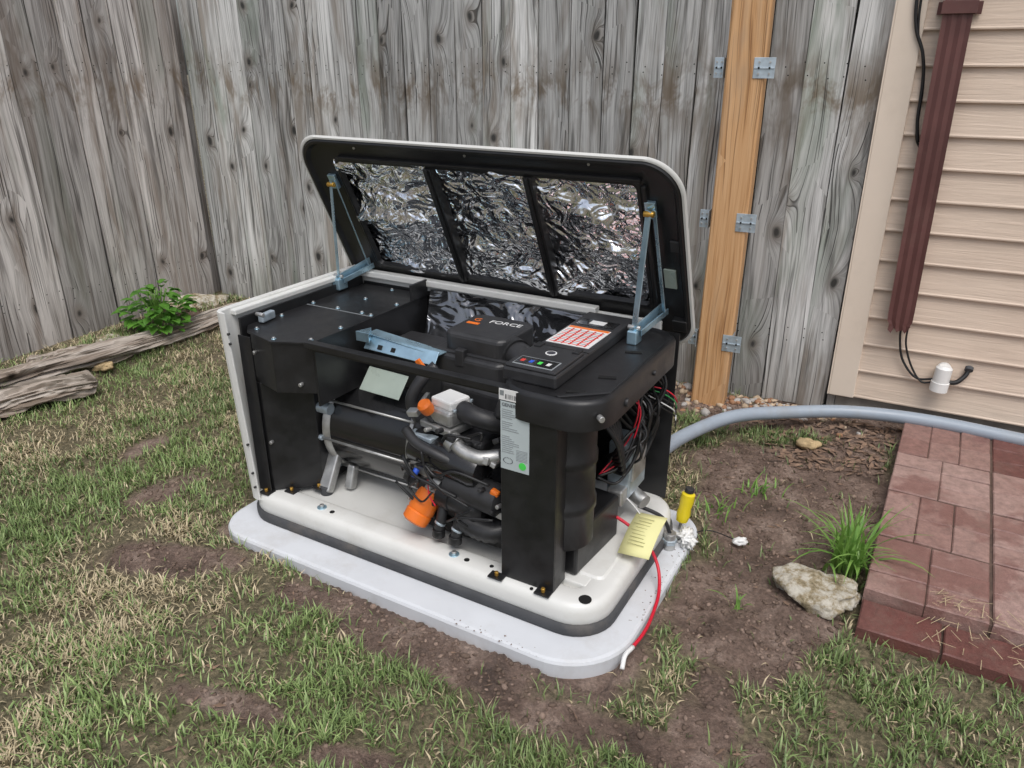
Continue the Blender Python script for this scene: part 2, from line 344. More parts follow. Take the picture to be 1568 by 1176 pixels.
# ------------------------------------------------------------------ grass blades
FA=np.array([-1.76,4.49]); FB=np.array([1.385,3.022]); LF=np.array([-3.6,1.28])
def grass(n,x0,x1,y0,y1,hmin,hmax,seed,tan=0.35,name='grass',wid=(0.0012,0.0026)):
    r=np.random.default_rng(seed)
    x=r.uniform(x0,x1,n); y=y0+(y1-y0)*r.random(n)**1.25
    keep=(np.abs(x)<y*0.80+0.25)
    lx,ly=tol(x,y)
    keep&=rectdist(lx,ly,-0.035,1.305,-0.105,0.72)>0.002+0.010*vn(x,y,18,44)
    bx,by=brick_local(x,y); keep&=~((bx>-0.01)&(by>-0.01)&(bx<1.8))
    nb=np.array([-(FB-FA)[1],(FB-FA)[0]]); nb=nb/np.linalg.norm(nb); keep&=((x-FA[0])*nb[0]+(y-FA[1])*nb[1])<-0.03
    nl=np.array([(FA-LF)[1],-(FA-LF)[0]]); nl=nl/np.linalg.norm(nl); keep&=((x-FA[0])*nl[0]+(y-FA[1])*nl[1])>0.03
    keep&=~((x>1.36)&(((x-1.362)*0.463+(y-3.013)*0.886)>-0.02))
    dm=dirtmask(x,y); keep&=r.random(n)>np.clip(dm*1.25,0,0.985)
    cl=fbm(x,y,20,21,3); keep&=r.random(n)<np.clip((cl-0.26)*3.4,0.15,1)
    th=fbm(x,y,4,51,4); keep&=r.random(n)<np.clip((th-0.31)*4.0,0.32,1)
    x=x[keep];y=y[keep];cl=cl[keep];n=len(x);z=height(x,y)-0.003
    dry=fbm(x,y,2.6,31,4); dryp=np.clip(tan+(dry-0.5)*2.6,0.06,0.9)
    dryp=dryp*np.where((y<1.75)&(x>-0.8),0.65,1.0)*np.where(x>0.7,0.45,1.0)
    isdry=r.random(n)<dryp
    h=r.uniform(hmin,hmax,n)*(0.5+1.05*cl)*np.where(isdry,0.85,1.0)
    az=r.uniform(0,2*np.pi,n)+2.0*vn(x,y,7,91); lean=np.where(isdry,r.uniform(0.6,1.5,n),r.uniform(0.2,1.25,n))
    w=r.uniform(wid[0],wid[1],n)
    dx=np.cos(az);dy=np.sin(az); px=-np.sin(az+r.uniform(-.5,.5,n));py=np.cos(az)
    l1=lean*0.55; l2=lean*1.2
    b0=np.stack([x,y,z],-1)
    m1=b0+np.stack([dx*np.sin(l1),dy*np.sin(l1),np.cos(l1)],-1)*(h*0.5)[:,None]
    tp=m1+np.stack([dx*np.sin(l2),dy*np.sin(l2),np.maximum(np.cos(l2),-0.15)],-1)*(h*0.5)[:,None]
    pw=np.stack([px,py,np.zeros(n)],-1)*w[:,None]
    V=np.stack([b0-pw,b0+pw,m1-pw*0.85,m1+pw*0.85,tp],1).reshape(-1,3)
    base=np.arange(n)*5
    T=np.stack([np.stack([base,base+1,base+3],-1),np.stack([base,base+3,base+2],-1),np.stack([base+2,base+3,base+4],-1)],1).reshape(-1,3).astype(np.int32)
    g=r.random(n)
    green=np.stack([0.115+0.17*g,0.182+0.19*g,0.056+0.085*g],-1)*(0.68+0.66*vn(x,y,1.6,61))[:,None]
    tanc=np.stack([0.38+0.26*g,0.315+0.22*g,0.19+0.16*g],-1)
    colr=np.where(isdry[:,None],tanc,green)
    me=bpy.data.meshes.new(name); me.vertices.add(len(V)); me.vertices.foreach_set('co',V.astype(np.float32).ravel())
    me.loops.add(T.size); me.loops.foreach_set('vertex_index',T.ravel()); me.polygons.add(len(T))
    me.polygons.foreach_set('loop_start',np.arange(0,T.size,3,dtype=np.int32)); me.polygons.foreach_set('loop_total',np.full(len(T),3,dtype=np.int32))
    c4=np.concatenate([np.repeat(colr,5,0),np.ones((len(V),1))],1).astype(np.float32)
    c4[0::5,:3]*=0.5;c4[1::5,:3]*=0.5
    a=me.color_attributes.new('bladecol','FLOAT_COLOR','POINT'); a.data.foreach_set('color',c4.ravel())
    me.update()
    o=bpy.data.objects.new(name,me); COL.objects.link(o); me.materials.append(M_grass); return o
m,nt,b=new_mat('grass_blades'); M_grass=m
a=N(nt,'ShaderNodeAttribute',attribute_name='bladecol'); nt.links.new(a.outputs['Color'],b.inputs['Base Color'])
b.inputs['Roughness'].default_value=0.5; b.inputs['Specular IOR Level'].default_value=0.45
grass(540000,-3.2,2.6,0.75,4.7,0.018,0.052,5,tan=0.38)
# ------------------------------------------------------------------ fences
def fence(name,A,B,ztop,zbot,mat,seed,wmin=0.118,wmax=0.145):
    r=random.Random(seed); A=Vector((A[0],A[1],0)); B=Vector((B[0],B[1],0)); d=(B-A); L=d.length; d.normalize()
    nrm=Vector((d.y,-d.x,0))
    V=[];F=[];UV=[];R=[]
    def board(s,w,off,z0,z1,lean,th=0.017,bow=0.0,dk=1.0):
        ru=r.uniform(0,60); rv=r.uniform(0,60); rn=r.random()*dk
        segs=7; base=len(V)
        e1=r.uniform(-.0022,.0022)
        for k in range(segs+1):
            t=k/segs; z=z0+(z1-z0)*t
            cx=s+lean*(z-0.9)+bow*math.sin(t*3.1)
            for (a,bz) in ((-w/2+r.uniform(-0.0018,0.0012),0),(w/2+r.uniform(-0.0012,0.0018),0),(w/2,-th),(-w/2,-th)):
                tw=e1*(1 if a>0 else -1)*2
                p=A+d*(cx+a)+nrm*(off+bz+tw+0.004*math.sin(t*4+rn*9)); V.append((p.x,p.y,z))
        for k in range(segs):
            b0=base+k*4
            for j in range(4):
                F.append((b0+j,b0+(j+1)%4,b0+4+(j+1)%4,b0+4+j)); R.append(rn)
                us=[0,w,w+th,w+th+w]; u0=us[j]; u1=us[j+1] if j<3 else us[3]+th
                z_0=z0+(z1-z0)*k/segs; z_1=z0+(z1-z0)*(k+1)/segs
                UV.extend([(ru+u0,rv+z_0),(ru+u1,rv+z_0),(ru+u1,rv+z_1),(ru+u0,rv+z_1)])
        F.append((base+3,base+2,base+1,base)); R.append(rn); UV.extend([(ru,rv)]*4)
        bt=base+segs*4; F.append((bt,bt+1,bt+2,bt+3)); R.append(rn); UV.extend([(ru,rv)]*4)
    s=0.0
    while s<L:
        w=r.uniform(wmin,wmax)
        if s+w>L: w=max(0.05,L-s)
        gap=r.choice([0.003,0.004,0.006,0.009,0.005])
        board(s+w/2,w,r.uniform(-0.005,0.007),zbot+r.uniform(-0.02,0.03),ztop+r.uniform(-0.015,0.015),r.uniform(-0.006,0.006),bow=r.uniform(-.003,.003))
        s+=w+gap
    s=-0.07
    while s<L+0.02:
        w=0.138; board(s+w/2,w,-0.062,zbot,ztop,0.0,dk=0.3); s+=w+0.004
    me_=bpy.data.meshes.new(name); me_.from_pydata(V,[],F); me_.update()
    uvl=me_.uv_layers.new(name='UVMap'); uvl.data.foreach_set('uv',np.array(UV,dtype=np.float32).ravel())
    at=me_.attributes.new('rnd','FLOAT','FACE'); at.data.foreach_set('value',np.array(R,dtype=np.float32))
    o=bpy.data.objects.new(name,me_); COL.objects.link(o); me_.materials.append(mat)
    for z in (0.3,0.95,1.6):
        P0=A-nrm*0.039; P1=B-nrm*0.039
        v=[]
        for p in (P0,P1):
            for (a,bz) in ((-0.020,-0.045),(0.020,-0.045),(0.020,0.045),(-0.020,0.045)): q=p+nrm*a; v.append((q.x,q.y,z+bz))
        obj_from('rail',v,[(0,1,5,4),(1,2,6,5),(2,3,7,6),(3,0,4,7),(3,2,1,0),(4,5,6,7)],M_hole,o)
    nv_=[];nf=[]; s=0.03
    while s<L:
        for z in (0.32,1.36):
            for dz in (-0.02,0.02):
                p=A+d*(s+r.uniform(-.01,.01))+nrm*0.0125; zz=z+dz+r.uniform(-.012,.012); bs=len(nv_)
                for k in range(6):
                    t=k*math.pi/3; q=p+d*math.cos(t)*0.003; nv_.append((q.x,q.y,zz+math.sin(t)*0.003))
                nf.append(tuple(range(bs,bs+6)))
        s+=0.07
    obj_from('nails',nv_,nf,M_hole,o)
    return o
fence('wood_fence',(-1.76,4.49),(1.385,3.022),1.86,0.0,M_wood,3)
fence('wood_fence',(-3.75,1.02),(-1.79,4.45),1.84,0.03,M_wood2,9)
def wood_box(name,size,mat,parent=None,segs=10,seed=1,bow=0.0):
    r=random.Random(seed); sx,sy,sz=size; V=[];F=[];UV=[];ru=r.uniform(0,40);rv=r.uniform(0,40)
    bv=0.006
    sec=[(-sx/2+bv,-sy/2),(sx/2-bv,-sy/2),(sx/2,-sy/2+bv),(sx/2,sy/2-bv),(sx/2-bv,sy/2),(-sx/2+bv,sy/2),(-sx/2,sy/2-bv),(-sx/2,-sy/2+bv)]
    n=8; per=[0]
    for k in range(n):
        a_,b_=sec[k],sec[(k+1)%n]; per.append(per[-1]+math.hypot(a_[0]-b_[0],a_[1]-b_[1]))
    for k in range(segs+1):
        t=k/segs
        for x,y in sec: V.append((x+bow*math.sin(t*3.14),y,sz*t))
    for k in range(segs):
        for j in range(n):
            F.append((k*n+j,k*n+(j+1)%n,(k+1)*n+(j+1)%n,(k+1)*n+j))
            UV.extend([(ru+per[j],rv+sz*k/segs),(ru+per[j+1],rv+sz*k/segs),(ru+per[j+1],rv+sz*(k+1)/segs),(ru+per[j],rv+sz*(k+1)/segs)])
    F.append(tuple(reversed(range(n)))); F.append(tuple(range(segs*n,segs*n+n))); UV.extend([(0,0)]*16)
    me_=bpy.data.meshes.new(name); me_.from_pydata(V,[],F); me_.update()
    uvl=me_.uv_layers.new(name='UVMap'); uvl.data.foreach_set('uv',np.array(UV,dtype=np.float32).ravel())
    at=me_.attributes.new('rnd','FLOAT','FACE'); at.data.foreach_set('value',np.full(len(F),0.6,dtype=np.float32))
    o=bpy.data.objects.new(name,me_); COL.objects.link(o); me_.materials.append(mat)
    if parent: o.parent=parent
    return o
post=empty('fence_post',(0.880,3.125,-0.03),math.radians(-25))
wood_box('post_timber',(0.142,0.09,2.0),M_cedar,post,12,3,0.008)
for z in (1.40,0.83,0.32):
    for sgn in (-1,1):
        g=empty('bracket',(0.0,0,z)); g.parent=post
        x0,x1=(0.038,0.115) if sgn>0 else (-0.112,-0.075)
        fy=-0.049 if sgn>0 else -0.02
        box('bracket_plate',x0,x1,fy,fy+0.0025,-0.036,0.036,M_galv,g,0.0008)
        xs=0.074*sgn
        box('bracket_side',xs-0.0012,xs+0.0012,-0.048,0.03,-0.036,0.036,M_galv,g,0.0005)
        obox('bracket_crease',((x0+x1)/2,fy-0.002,0),(x1-x0-0.004,0.003,0.006),(0,0,0),M_galv,g,0.001)
        for kx in (0.25,0.75):
            for kz in (-0.02,0.0,0.02):
                px=x0+(x1-x0)*kx
                cyl('bracket_screw',(px,fy,kz),(px,fy-0.005,kz),0.004,M_alu if kz else M_hole,g,n=8,bev=0)
# ------------------------------------------------------------------ house
house=empty('house',(1.362,3.013,0),math.radians(-27.6))
m,nt,b=new_mat('beige_vinyl_siding'); M_side=m
pos=N(nt,'ShaderNodeTexCoord').outputs['Object']
g=noise(nt,mapping(nt,pos,(3,3,55)),1.0,4,0.6,1.2)
g2=noise(nt,pos,2.2,3)
c=ramp(nt,g2,[(0.3,(0.64,0.51,0.405)),(0.7,(0.70,0.57,0.46))])
gr=ramp(nt,g,[(0.35,0.93),(0.6,1.03)]); c=mix(nt,1.0,c,gr,'MULTIPLY')
nt.links.new(c,b.inputs['Base Color'])
b.inputs['Roughness'].default_value=0.55; bump(nt,b,g,0.5,0.005)
M_trim=simple('beige_trim',(0.76,0.65,0.54),0.5,0,0.03,5,0.05,dirt=(0.66,0.56,0.46))
M_found=simple('foundation_concrete',(0.30,0.28,0.25),0.9,0,0.2,20,0.5)
M_grout=simple('joint_dirt',(0.10,0.065,0.05),0.95,0,0.3,40,0.5)
M_roof=simple('roof_shingles',(0.09,0.08,0.075),0.9,0,0.3,30,0.6)
z=0.095; prof=[]
while z<2.75:
    prof+= [(-0.003,z-0.0015),(-0.016,z-0.007),(-0.021,z-0.006),(-0.022,z-0.001),(-0.019,z+0.005),(-0.006,z+0.109),(-0.003,z+0.1145)]; z+=0.117
top=z
x0,x1=0.098,6.0
V=[];F=[]
for (y,zz) in prof: V+= [(x0,y,zz),(x1,y,zz)]
for k in range(len(prof)-1): F.append((2*k,2*k+1,2*k+3,2*k+2))
obj_from('siding',V,F,M_side,house)
box('corner_trim',0.0,0.098,-0.026,0.0,0.085,top,M_trim,house,0.003)
box('corner_trim_return',-0.006,0.0,-0.024,0.11,0.085,top,M_trim,house,0.001)
box('walls',0.0,6.0,0.0,4.0,0.085,top,M_side,house,0)
box('foundation',0.03,6.0,0.012,3.97,-0.4,0.083,M_found,house,0)
obj_from('roof',[(-.2,-.25,top-.05),(6.2,-.25,top-.05),(6.2,4.25,top-.05),(-.2,4.25,top-.05),(-.2,2,top+1.1),(6.2,2,top+1.1)],[(0,1,5,4),(3,4,5,2),(0,4,3),(1,2,5),(0,3,2,1)],M_roof,house)
box('window_frame',3.2,4.2,-0.04,-0.024,1.1,2.2,M_trim,house,0.004)
box('window_glass',3.27,4.13,-0.044,-0.041,1.17,2.13,M_gloss,house,0)
ds=empty('downspout',(1.362,3.013,0),math.radians(-27.6))
M_ds=simple('brown_aluminium',(0.115,0.045,0.040),0.5,0.0,0.15,8,0.15,dirt=(0.15,0.085,0.07))
def ds_loop(cx,cy,z,w,d,sh=1.0):
    P=[]; n=7
    for i in range(n): P.append((-w/2+w*i/(n-1), -d/2+(0.005 if i%2 else 0)))
    for i in range(1,n-1): P.append((w/2-(0.003 if i%2 else 0), -d/2+d*i/(n-1)))
    for i in range(n): P.append((w/2-w*i/(n-1), d/2))
    for i in range(1,n-1): P.append((-w/2+(0.003 if i%2 else 0), d/2-d*i/(n-1)))
    return [(cx+x*sh,cy+y,z+(0.012*math.sin(x*180) if z<0.44 else 0)) for x,y in P]
L=[]
for k,(z,sh,cx) in enumerate([(0.422,0.66,0.217),(0.434,0.86,0.214),(0.445,0.80,0.213),(0.46,0.97,0.212),(0.5,1.0,0.211),(1.0,1.0,0.203),(1.54,1.0,0.195),(2.6,1.0,0.18)]):
    L.append(ds_loop(cx,-0.062,z,0.090,0.062,sh))
loft('pipe',L,M_ds,ds)
loft('pipe_bottom_dark',[ds_loop(0.213,-0.062,0.45,0.080,0.054)],M_hole,ds,cap0=True)
box('strap',0.13,0.265,-0.030,-0.024,1.54,1.58,M_ds,ds,0.001); box('strap_front',0.145,0.248,-0.1,-0.094,1.54,1.58,M_ds,ds,0.001)
box('strap_side',0.143,0.147,-0.1,-0.024,1.54,1.58,M_ds,ds,0.001);box('strap_side2',0.246,0.250,-0.1,-0.024,1.54,1.58,M_ds,ds,0.001)
pv=empty('pvc_pipe',(1.362,3.013,0),math.radians(-27.6))
lathe('elbow',(0.395,-0.060,0.195),(0.400,-0.060,0.300),[(0,0.029),(0,0.033),(0.35,0.033),(0.36,0.030),(0.9,0.030),(1,0.020)],M_pvcw,pv)
cyl('opening',(0.395,-0.060,0.196),(0.395,-0.060,0.1935),0.026,M_hole,pv,bev=0)
cyl('stub',(0.400,-0.02,0.275),(0.400,-0.060,0.275),0.026,M_pvcw,pv)
cw=empty('cable',(1.362,3.013,0),math.radians(-27.6))
tube('strand_1',[(0.222,-0.045,0.45),(0.225,-0.04,0.38),(0.25,-0.035,0.29),(0.31,-0.04,0.225),(0.375,-0.05,0.235)],0.0045,M_cable,cw)
tube('strand_2',[(0.245,-0.05,0.45),(0.25,-0.042,0.36),(0.285,-0.035,0.27),(0.33,-0.045,0.215),(0.372,-0.052,0.222)],0.004,M_cable,cw)
tube('strand_3',[(0.42,-0.05,0.23),(0.45,-0.05,0.235),(0.475,-0.035,0.26),(0.485,-0.022,0.285)],0.009,M_cable,cw)
cyl('wall_plug',(0.485,-0.022,0.295),(0.484,-0.034,0.285),0.015,M_rubber,cw)
cw2=empty('cable',(1.362,3.013,0),math.radians(-27.6))
tube('strand_1',[(0.115,-0.034,2.2),(0.065,-0.037,1.75),(0.060,-0.037,1.6),(0.075,-0.035,1.50),(0.11,-0.035,1.42),(0.128,-0.03,1.33),(0.135,-0.03,1.2),(0.15,-0.03,1.12)],0.006,M_cable,cw2)
tube('strand_2',[(0.12,-0.034,2.2),(0.082,-0.037,1.75),(0.074,-0.035,1.6),(0.085,-0.033,1.48),(0.117,-0.03,1.40),(0.133,-0.028,1.3),(0.140,-0.028,1.15),(0.16,-0.028,1.1)],0.004,M_cable,cw2)
# ------------------------------------------------------------------ brick walk
walk=empty('brick_walkway',(0.90,1.60,0),math.radians(60))
m,nt,b=new_mat('red_paver'); M_brick=m
pos=N(nt,'ShaderNodeTexCoord').outputs['Object']
rnd=N(nt,'ShaderNodeAttribute',attribute_name='rnd').outputs['Fac']
c1=ramp(nt,rnd,[(0.0,(0.14,0.052,0.042)),(0.35,(0.205,0.09,0.075)),(0.7,(0.31,0.19,0.162)),(1.0,(0.375,0.25,0.218))])
n2=ramp(nt,noise(nt,pos,30,6,0.75),[(0.3,0.62),(0.7,1.2)]); c1=mix(nt,1.0,c1,n2,'MULTIPLY')
wn_=noise(nt,pos,4,5,0.6)
wet=ramp(nt,wn_,[(0.54,0.0),(0.60,0.55)]); c1=mix(nt,wet,c1,(0.16,0.06,0.052))
dst=ramp(nt,noise(nt,pos,9,6,0.7),[(0.54,0.0),(0.72,0.5)]); c1=mix(nt,dst,c1,(0.20,0.145,0.115))
nt.links.new(c1,b.inputs['Base Color'])
nt.links.new(ramp(nt,wn_,[(0.48,0.85),(0.62,0.35)]),b.inputs['Roughness'])
bump(nt,b,noise(nt,pos,160,4,0.7),0.8,0.003)
def bricks(name,items,parent):
    V=[];F=[];R=[]
    for (x0,x1,y0,y1,z0,z1,rn) in items:
        bs=len(V);e=0.0035
        j=[random.uniform(-0.003,0.003) for _ in range(4)]; dx=random.uniform(-.001,.001); dy=random.uniform(-.001,.001)
        for zz,ins in ((z0,0),(z1-e,0),(z1,e)):
            V+=[(x0+ins+dx,y0+ins+dy,zz+j[0]),(x1-ins+dx,y0+ins+dy,zz+j[1]),(x1-ins+dx,y1-ins+dy,zz+j[2]),(x0+ins+dx,y1-ins+dy,zz+j[3])]
        for l in (0,1):
            for q in range(4): F.append((bs+l*4+q,bs+l*4+(q+1)%4,bs+l*4+4+(q+1)%4,bs+l*4+4+q)); R.append(rn)
        F.append((bs+8,bs+9,bs+10,bs+11)); R.append(rn)
    me_=bpy.data.meshes.new(name); me_.from_pydata(V,[],F); me_.update()
    at=me_.attributes.new('rnd','FLOAT','FACE'); at.data.foreach_set('value',np.array(R,dtype=np.float32))
    o=bpy.data.objects.new(name,me_); COL.objects.link(o); me_.materials.append(M_brick); o.parent=parent; return o
it=[]; rb=random.Random(4)
for k in range(9):
    it.append((0.0,0.125,-(k+1)*0.20+0.003,-k*0.20-0.003,-0.05,0.035,rb.uniform(0.0,0.35)))
S=0.305
for a_ in range(4):
    for b_ in range(5):
        X0=0.13+a_*S; Y1=-0.0-b_*S
        base=rb.uniform(0.68,0.95) if a_<3 else (0.6 if b_==0 else rb.uniform(0.0,0.3))
        w=(S-0.006)/3
        hor=(a_+b_)%2==0
        for q in range(3):
            for hh in range(2):
                ln=(S-0.006)/2
                gq=0.0012
                if hor: it.append((X0+q*w+gq,X0+(q+1)*w-gq,Y1-(hh+1)*ln+gq,Y1-hh*ln-gq,-0.02,0.068,base+rb.uniform(-.10,.10)))
                else:   it.append((X0+hh*ln+gq,X0+(hh+1)*ln-gq,Y1-(q+1)*w+gq,Y1-q*w-gq,-0.02,0.068,base+rb.uniform(-.10,.10)))
bricks('pavers',it,walk)
box('mortar_bed',0.004,0.13+4*S-0.006,-5*S,-0.004,-0.05,0.022,M_grout,walk,0)
box('mortar_bed_upper',0.134,0.13+4*S-0.006,-5*S+.004,-0.008,0.02,0.062,M_grout,walk,0)
# ------------------------------------------------------------------ pad
pad=empty('equipment_pad',(GL[0],GL[1],0),GA)
def L3(pts,z): return [(x,y,z) for x,y in pts]
def pl_(d,z): return L3(rr(-0.04+d,1.318-d,-0.105+d,0.72-d,0.1,12,(0.12-d,0.12-d,0.12-d,0.19-d)),z)
loft('slab',[pl_(0,-0.06),pl_(0,0.024),pl_(0.004,0.031),pl_(0.012,0.034)],M_pad,pad,cap1=True)
rs=random.Random(77); V=[];F=[]
for k in range(70):
    if rs.random()<0.3: lx_,ly_=rs.uniform(0.85,1.2),-0.105+abs(rs.gauss(0.006,0.012))
    else: lx_,ly_=1.314-abs(rs.gauss(0.006,0.018)),rs.uniform(0.12,0.58)
    s_=rs.uniform(0.001,0.0032); bs=len(V)
    for (a1,b1,c1_) in ((1,0,0),(0,1,0),(-1,0,0),(0,-1,0),(0,0,1)): V.append((lx_+a1*s_*rs.uniform(.6,1.3),ly_+b1*s_*rs.uniform(.6,1.3),0.0345+c1_*s_*0.7))
    F+=[(bs,bs+1,bs+4),(bs+1,bs+2,bs+4),(bs+2,bs+3,bs+4),(bs+3,bs,bs+4)]
M_mud=simple('mud_crumb',(0.20,0.15,0.12),0.95,0,0.3,60,0.3)
obj_from('mud_crumbs',V,F,M_mud,pad)
# ------------------------------------------------------------------ generator
G=empty('standby_generator',(GL[0],GL[1],0),GA)
def ins(d,z,r=0.11): return L3(rr(0.0+d,1.245-d,0.0+d,0.655-d,max(r-d,0.01)),z)
loft('base_gasket',[ins(0.004,0.033),ins(-0.007,0.036),ins(-0.009,0.052),ins(-0.007,0.065),ins(0.004,0.067)],M_rubber,G,smooth=True)
esplit(loft('base_tray',[ins(0.002,0.066),ins(0.0,0.070),ins(0.001,0.100),ins(0.005,0.112),ins(0.013,0.121),ins(0.024,0.124),ins(0.075,0.124),ins(0.082,0.120),ins(0.088,0.108),ins(0.094,0.105)],M_white,G,cap1=True,smooth=True),50)
loft('tray_embossing',[L3(rr(1.115,1.20,0.14,0.50,0.02),0.1235),L3(rr(1.121,1.194,0.146,0.494,0.015),0.130)],M_white,G,cap1=True)
box('tray_riser',0.93,1.17,0.10,0.57,0.1,0.1245,M_white,G,0.004)
for x,y in ((0.30,0.045),(0.79,0.045)):
    cyl('bolt_washer',(x,y,0.123),(x,y,0.127),0.015,M_zinc,G); cyl('bolt_head',(x,y,0.127),(x,y,0.135),0.008,M_alu,G,n=6)
    cyl('drain_hole',(x+0.045,y-0.004,0.1235),(x+0.045,y-0.004,0.1252),0.008,M_hole,G,n=14,bev=0)
for x,y,r_ in ((1.19,0.05,0.017),(1.20,0.30,0.006),(0.91,0.05,0.006),(0.93,0.028,0.006),(1.05,0.02,.005)):
    cyl('tray_hole',(x,y,0.1235),(x,y,0.1256),r_,M_hole,G,n=16,bev=0)
pl=[(0.0,0.05),(0.004,0.022),(0.018,0.004),(0.032,0.0),(0.052,0.0),(0.052,0.006),(0.036,0.008),(0.026,0.014),(0.022,0.05),(0.022,0.635),(0.0,0.635)]
prism('side_panel',[(x-0.012,y) for x,y in pl],0.100,0.722,M_white,G,0.0015,shift=(0.032,0.004))
box('side_panel_top_flange',0.0,0.03,0.05,0.63,0.700,0.716,M_white,G,0.003)
box('side_panel_inner',0.026,0.034,0.06,0.62,0.13,0.69,M_black,G,0.001)
for z in (0.66,0.63,0.3,0.2,0.15): cyl('panel_screw',(0.047+0.03*(0.7-z),0.003,z),(0.047+0.03*(0.7-z),-0.003,z),0.004,M_blackp,G,n=10,bev=0)
box('rear_panel',0.0,1.14,0.636,0.650,0.10,0.695,M_white,G,0.003)
box('rear_inner',0.03,1.2,0.630,0.6345,0.12,0.67,M_black,G,0)
box('rear_top_rail',0.02,0.94,0.612,0.646,0.690,0.712,M_white,G,0.004)
box('rear_rail_bracket',0.02,0.06,0.585,0.63,0.712,0.722,M_white,G,0.002)
loops=[]
for k in range(15):
    t=k/14; y=0.615-0.14*(1-t)**1.5; z=0.40+0.285*t
    loops.append([(0.335+0.06*q_,y+0.006*math.sin(q_*1.3+k*.4),z) for q_ in range(11)])
loft('glossy_duct',loops,M_rearsheet,G,closed=False,smooth=True)
prism('left_cover',[(0.035,0.085),(0.075,0.045),(0.20,0.012),(0.315,0.065),(0.315,0.625),(0.035,0.625)],0.655,0.662,M_black,G,0.0015)
box('cover_seam',0.04,0.312,0.33,0.3325,0.6621,0.6635,M_grey,G,0)
for x,y in ((0.09,0.07),(0.2,0.03),(0.30,0.075),(0.30,0.2),(0.30,0.34),(0.30,0.47),(0.30,0.6),(0.06,0.20),(0.05,0.35),(0.16,0.345),(0.26,0.345),(0.18,0.6),(0.17,0.47)):
    cyl('cover_bolt',(x,y,0.662),(x,y,0.6645),0.007,M_zinc,G,n=16,bev=0); cyl('cover_bolt_head',(x,y,0.6645),(x,y,0.669),0.0045,M_alu,G,n=6,bev=0)
prism('corner_box',[(0.045,0.09),(0.08,0.052),(0.20,0.018),(0.308,0.07),(0.308,0.15),(0.2,0.2),(0.045,0.2)],0.50,0.654,M_black,G,0.002)
prism('corner_column',[(0.05,0.04),(0.10,0.045),(0.215,0.145),(0.215,0.30),(0.05,0.30)],0.127,0.50,M_black,G,0.002)
box('column_flange',0.05,0.10,0.030,0.034,0.127,0.65,M_black,G,0.001)
for x,y,z in ((0.27,0.045,0.53),(0.11,0.048,0.30),(0.10,0.04,0.60)): cyl('column_bolt',(x,y+0.008,z),(x+0.001,y-0.006,z),0.006,M_alu,G,n=8)
for x,y in ((0.085,0.03),(0.15,0.075),(0.21,0.135)):
    box('foot_tab',x-0.02,x+0.02,y-0.02,y+0.015,0.124,0.128,M_black,G,0.001); cyl('foot_bolt',(x,y-0.006,0.128),(x,y-0.006,0.139),0.006,M_gold,G,n=6)
box('inner_wall',0.308,0.314,0.07,0.62,0.46,0.66,M_black,G,0.001)
box('inner_wall_tab',0.308,0.318,0.53,0.62,0.66,0.715,M_black,G,0.002)
box('front_rail',0.31,1.0,0.035,0.060,0.655,0.672,M_black,G,0.0015)
box('front_rail_lip',0.31,1.0,0.055,0.0605,0.640,0.656,M_black,G,0.001)
box('front_post',0.953,1.108,0.030,0.036,0.125,0.668,M_black,G,0.0015)
box('post_side_a',1.102,1.108,0.036,0.10,0.125,0.668,M_black,G,0.001)
box('post_side_b',0.953,0.959,0.036,0.09,0.125,0.668,M_black,G,0.001)
for x in (0.945,1.085):
    box('post_foot',x-0.022,x+0.022,0.005,0.034,0.124,0.128,M_black,G,0.001); cyl('post_bolt',(x,0.018,0.128),(x,0.018,0.141),0.006,M_gold,G,n=6)
box('data_label',0.954,1.034,0.0285,0.0298,0.455,0.640,M_label,G,0)
box('barcode_label',0.950,1.026,0.0280,0.0298,0.643,0.672,M_lwhite,G,0)
text('label_title','GENERATOR',0.0125,M_ink,G,(0.994,0.0283,0.631),(90,0,0))
for k in range(22):
    w=random.uniform(0.03,0.07); z=0.618-k*0.0055
    if k in (5,11,12): continue
    box('label_line',0.958,0.958+w*0.7,0.0278,0.0286,z,z+0.0016,M_grey,G,0)
for k in range(8): box('label_table',0.998,1.030,0.0278,0.0286,0.515-k*0.004,0.5162-k*0.004,M_grey,G,0)
for t in range(18):
    an=2*math.pi*t/18; box('label_seal',0.975+0.013*math.cos(an)-0.001,0.975+0.013*math.cos(an)+0.001,0.0278,0.0286,0.480+0.008*math.sin(an)-0.001,0.480+0.008*math.sin(an)+0.001,M_ink,G,0)
cyl('green_dot',(1.016,0.0286,0.474),(1.016,0.0276,0.474),0.010,M_gsticker,G,bev=0)
for k in range(12): box('barcode_bar',0.968+k*0.004,0.968+k*0.004+random.choice([.001,.002]),0.0274,0.0282,0.648,0.660,M_ink,G,0)
box('barcode_square',0.953,0.964,0.0274,0.0282,0.655,0.668,M_grey,G,0)
def tr_(d,z): return L3(rr(0.93+d,1.215-d,0.022+d,0.635-d,0.10-d),z)
esplit(loft('control_tray',[tr_(0.004,0.600),tr_(0.0,0.602),tr_(0.0,0.668),tr_(0.004,0.675),tr_(0.012,0.678),tr_(0.02,0.672),tr_(0.03,0.670)],M_black,G,cap1=True,smooth=True),45)
for x,y in ((1.12,0.10),(1.15,0.22),(1.14,0.42)):
    obox('tray_slot',(x,y,0.6715),(0.045,0.014,0.002),(0,0,20),M_hole,G,0)
prism('tray_ridge',[(1.09,0.05),(1.10,0.045),(1.20,0.13),(1.20,0.55),(1.19,0.55),(1.19,0.14)],0.669,0.676,M_black,G,0.002)
cyl('skirt_bolt',(1.20,0.06,0.64),(1.213,0.048,0.64),0.008,M_alu,G,n=8)
cyl('skirt_boss',(1.213,0.19,0.63),(1.222,0.19,0.63),0.011,M_blackp,G)
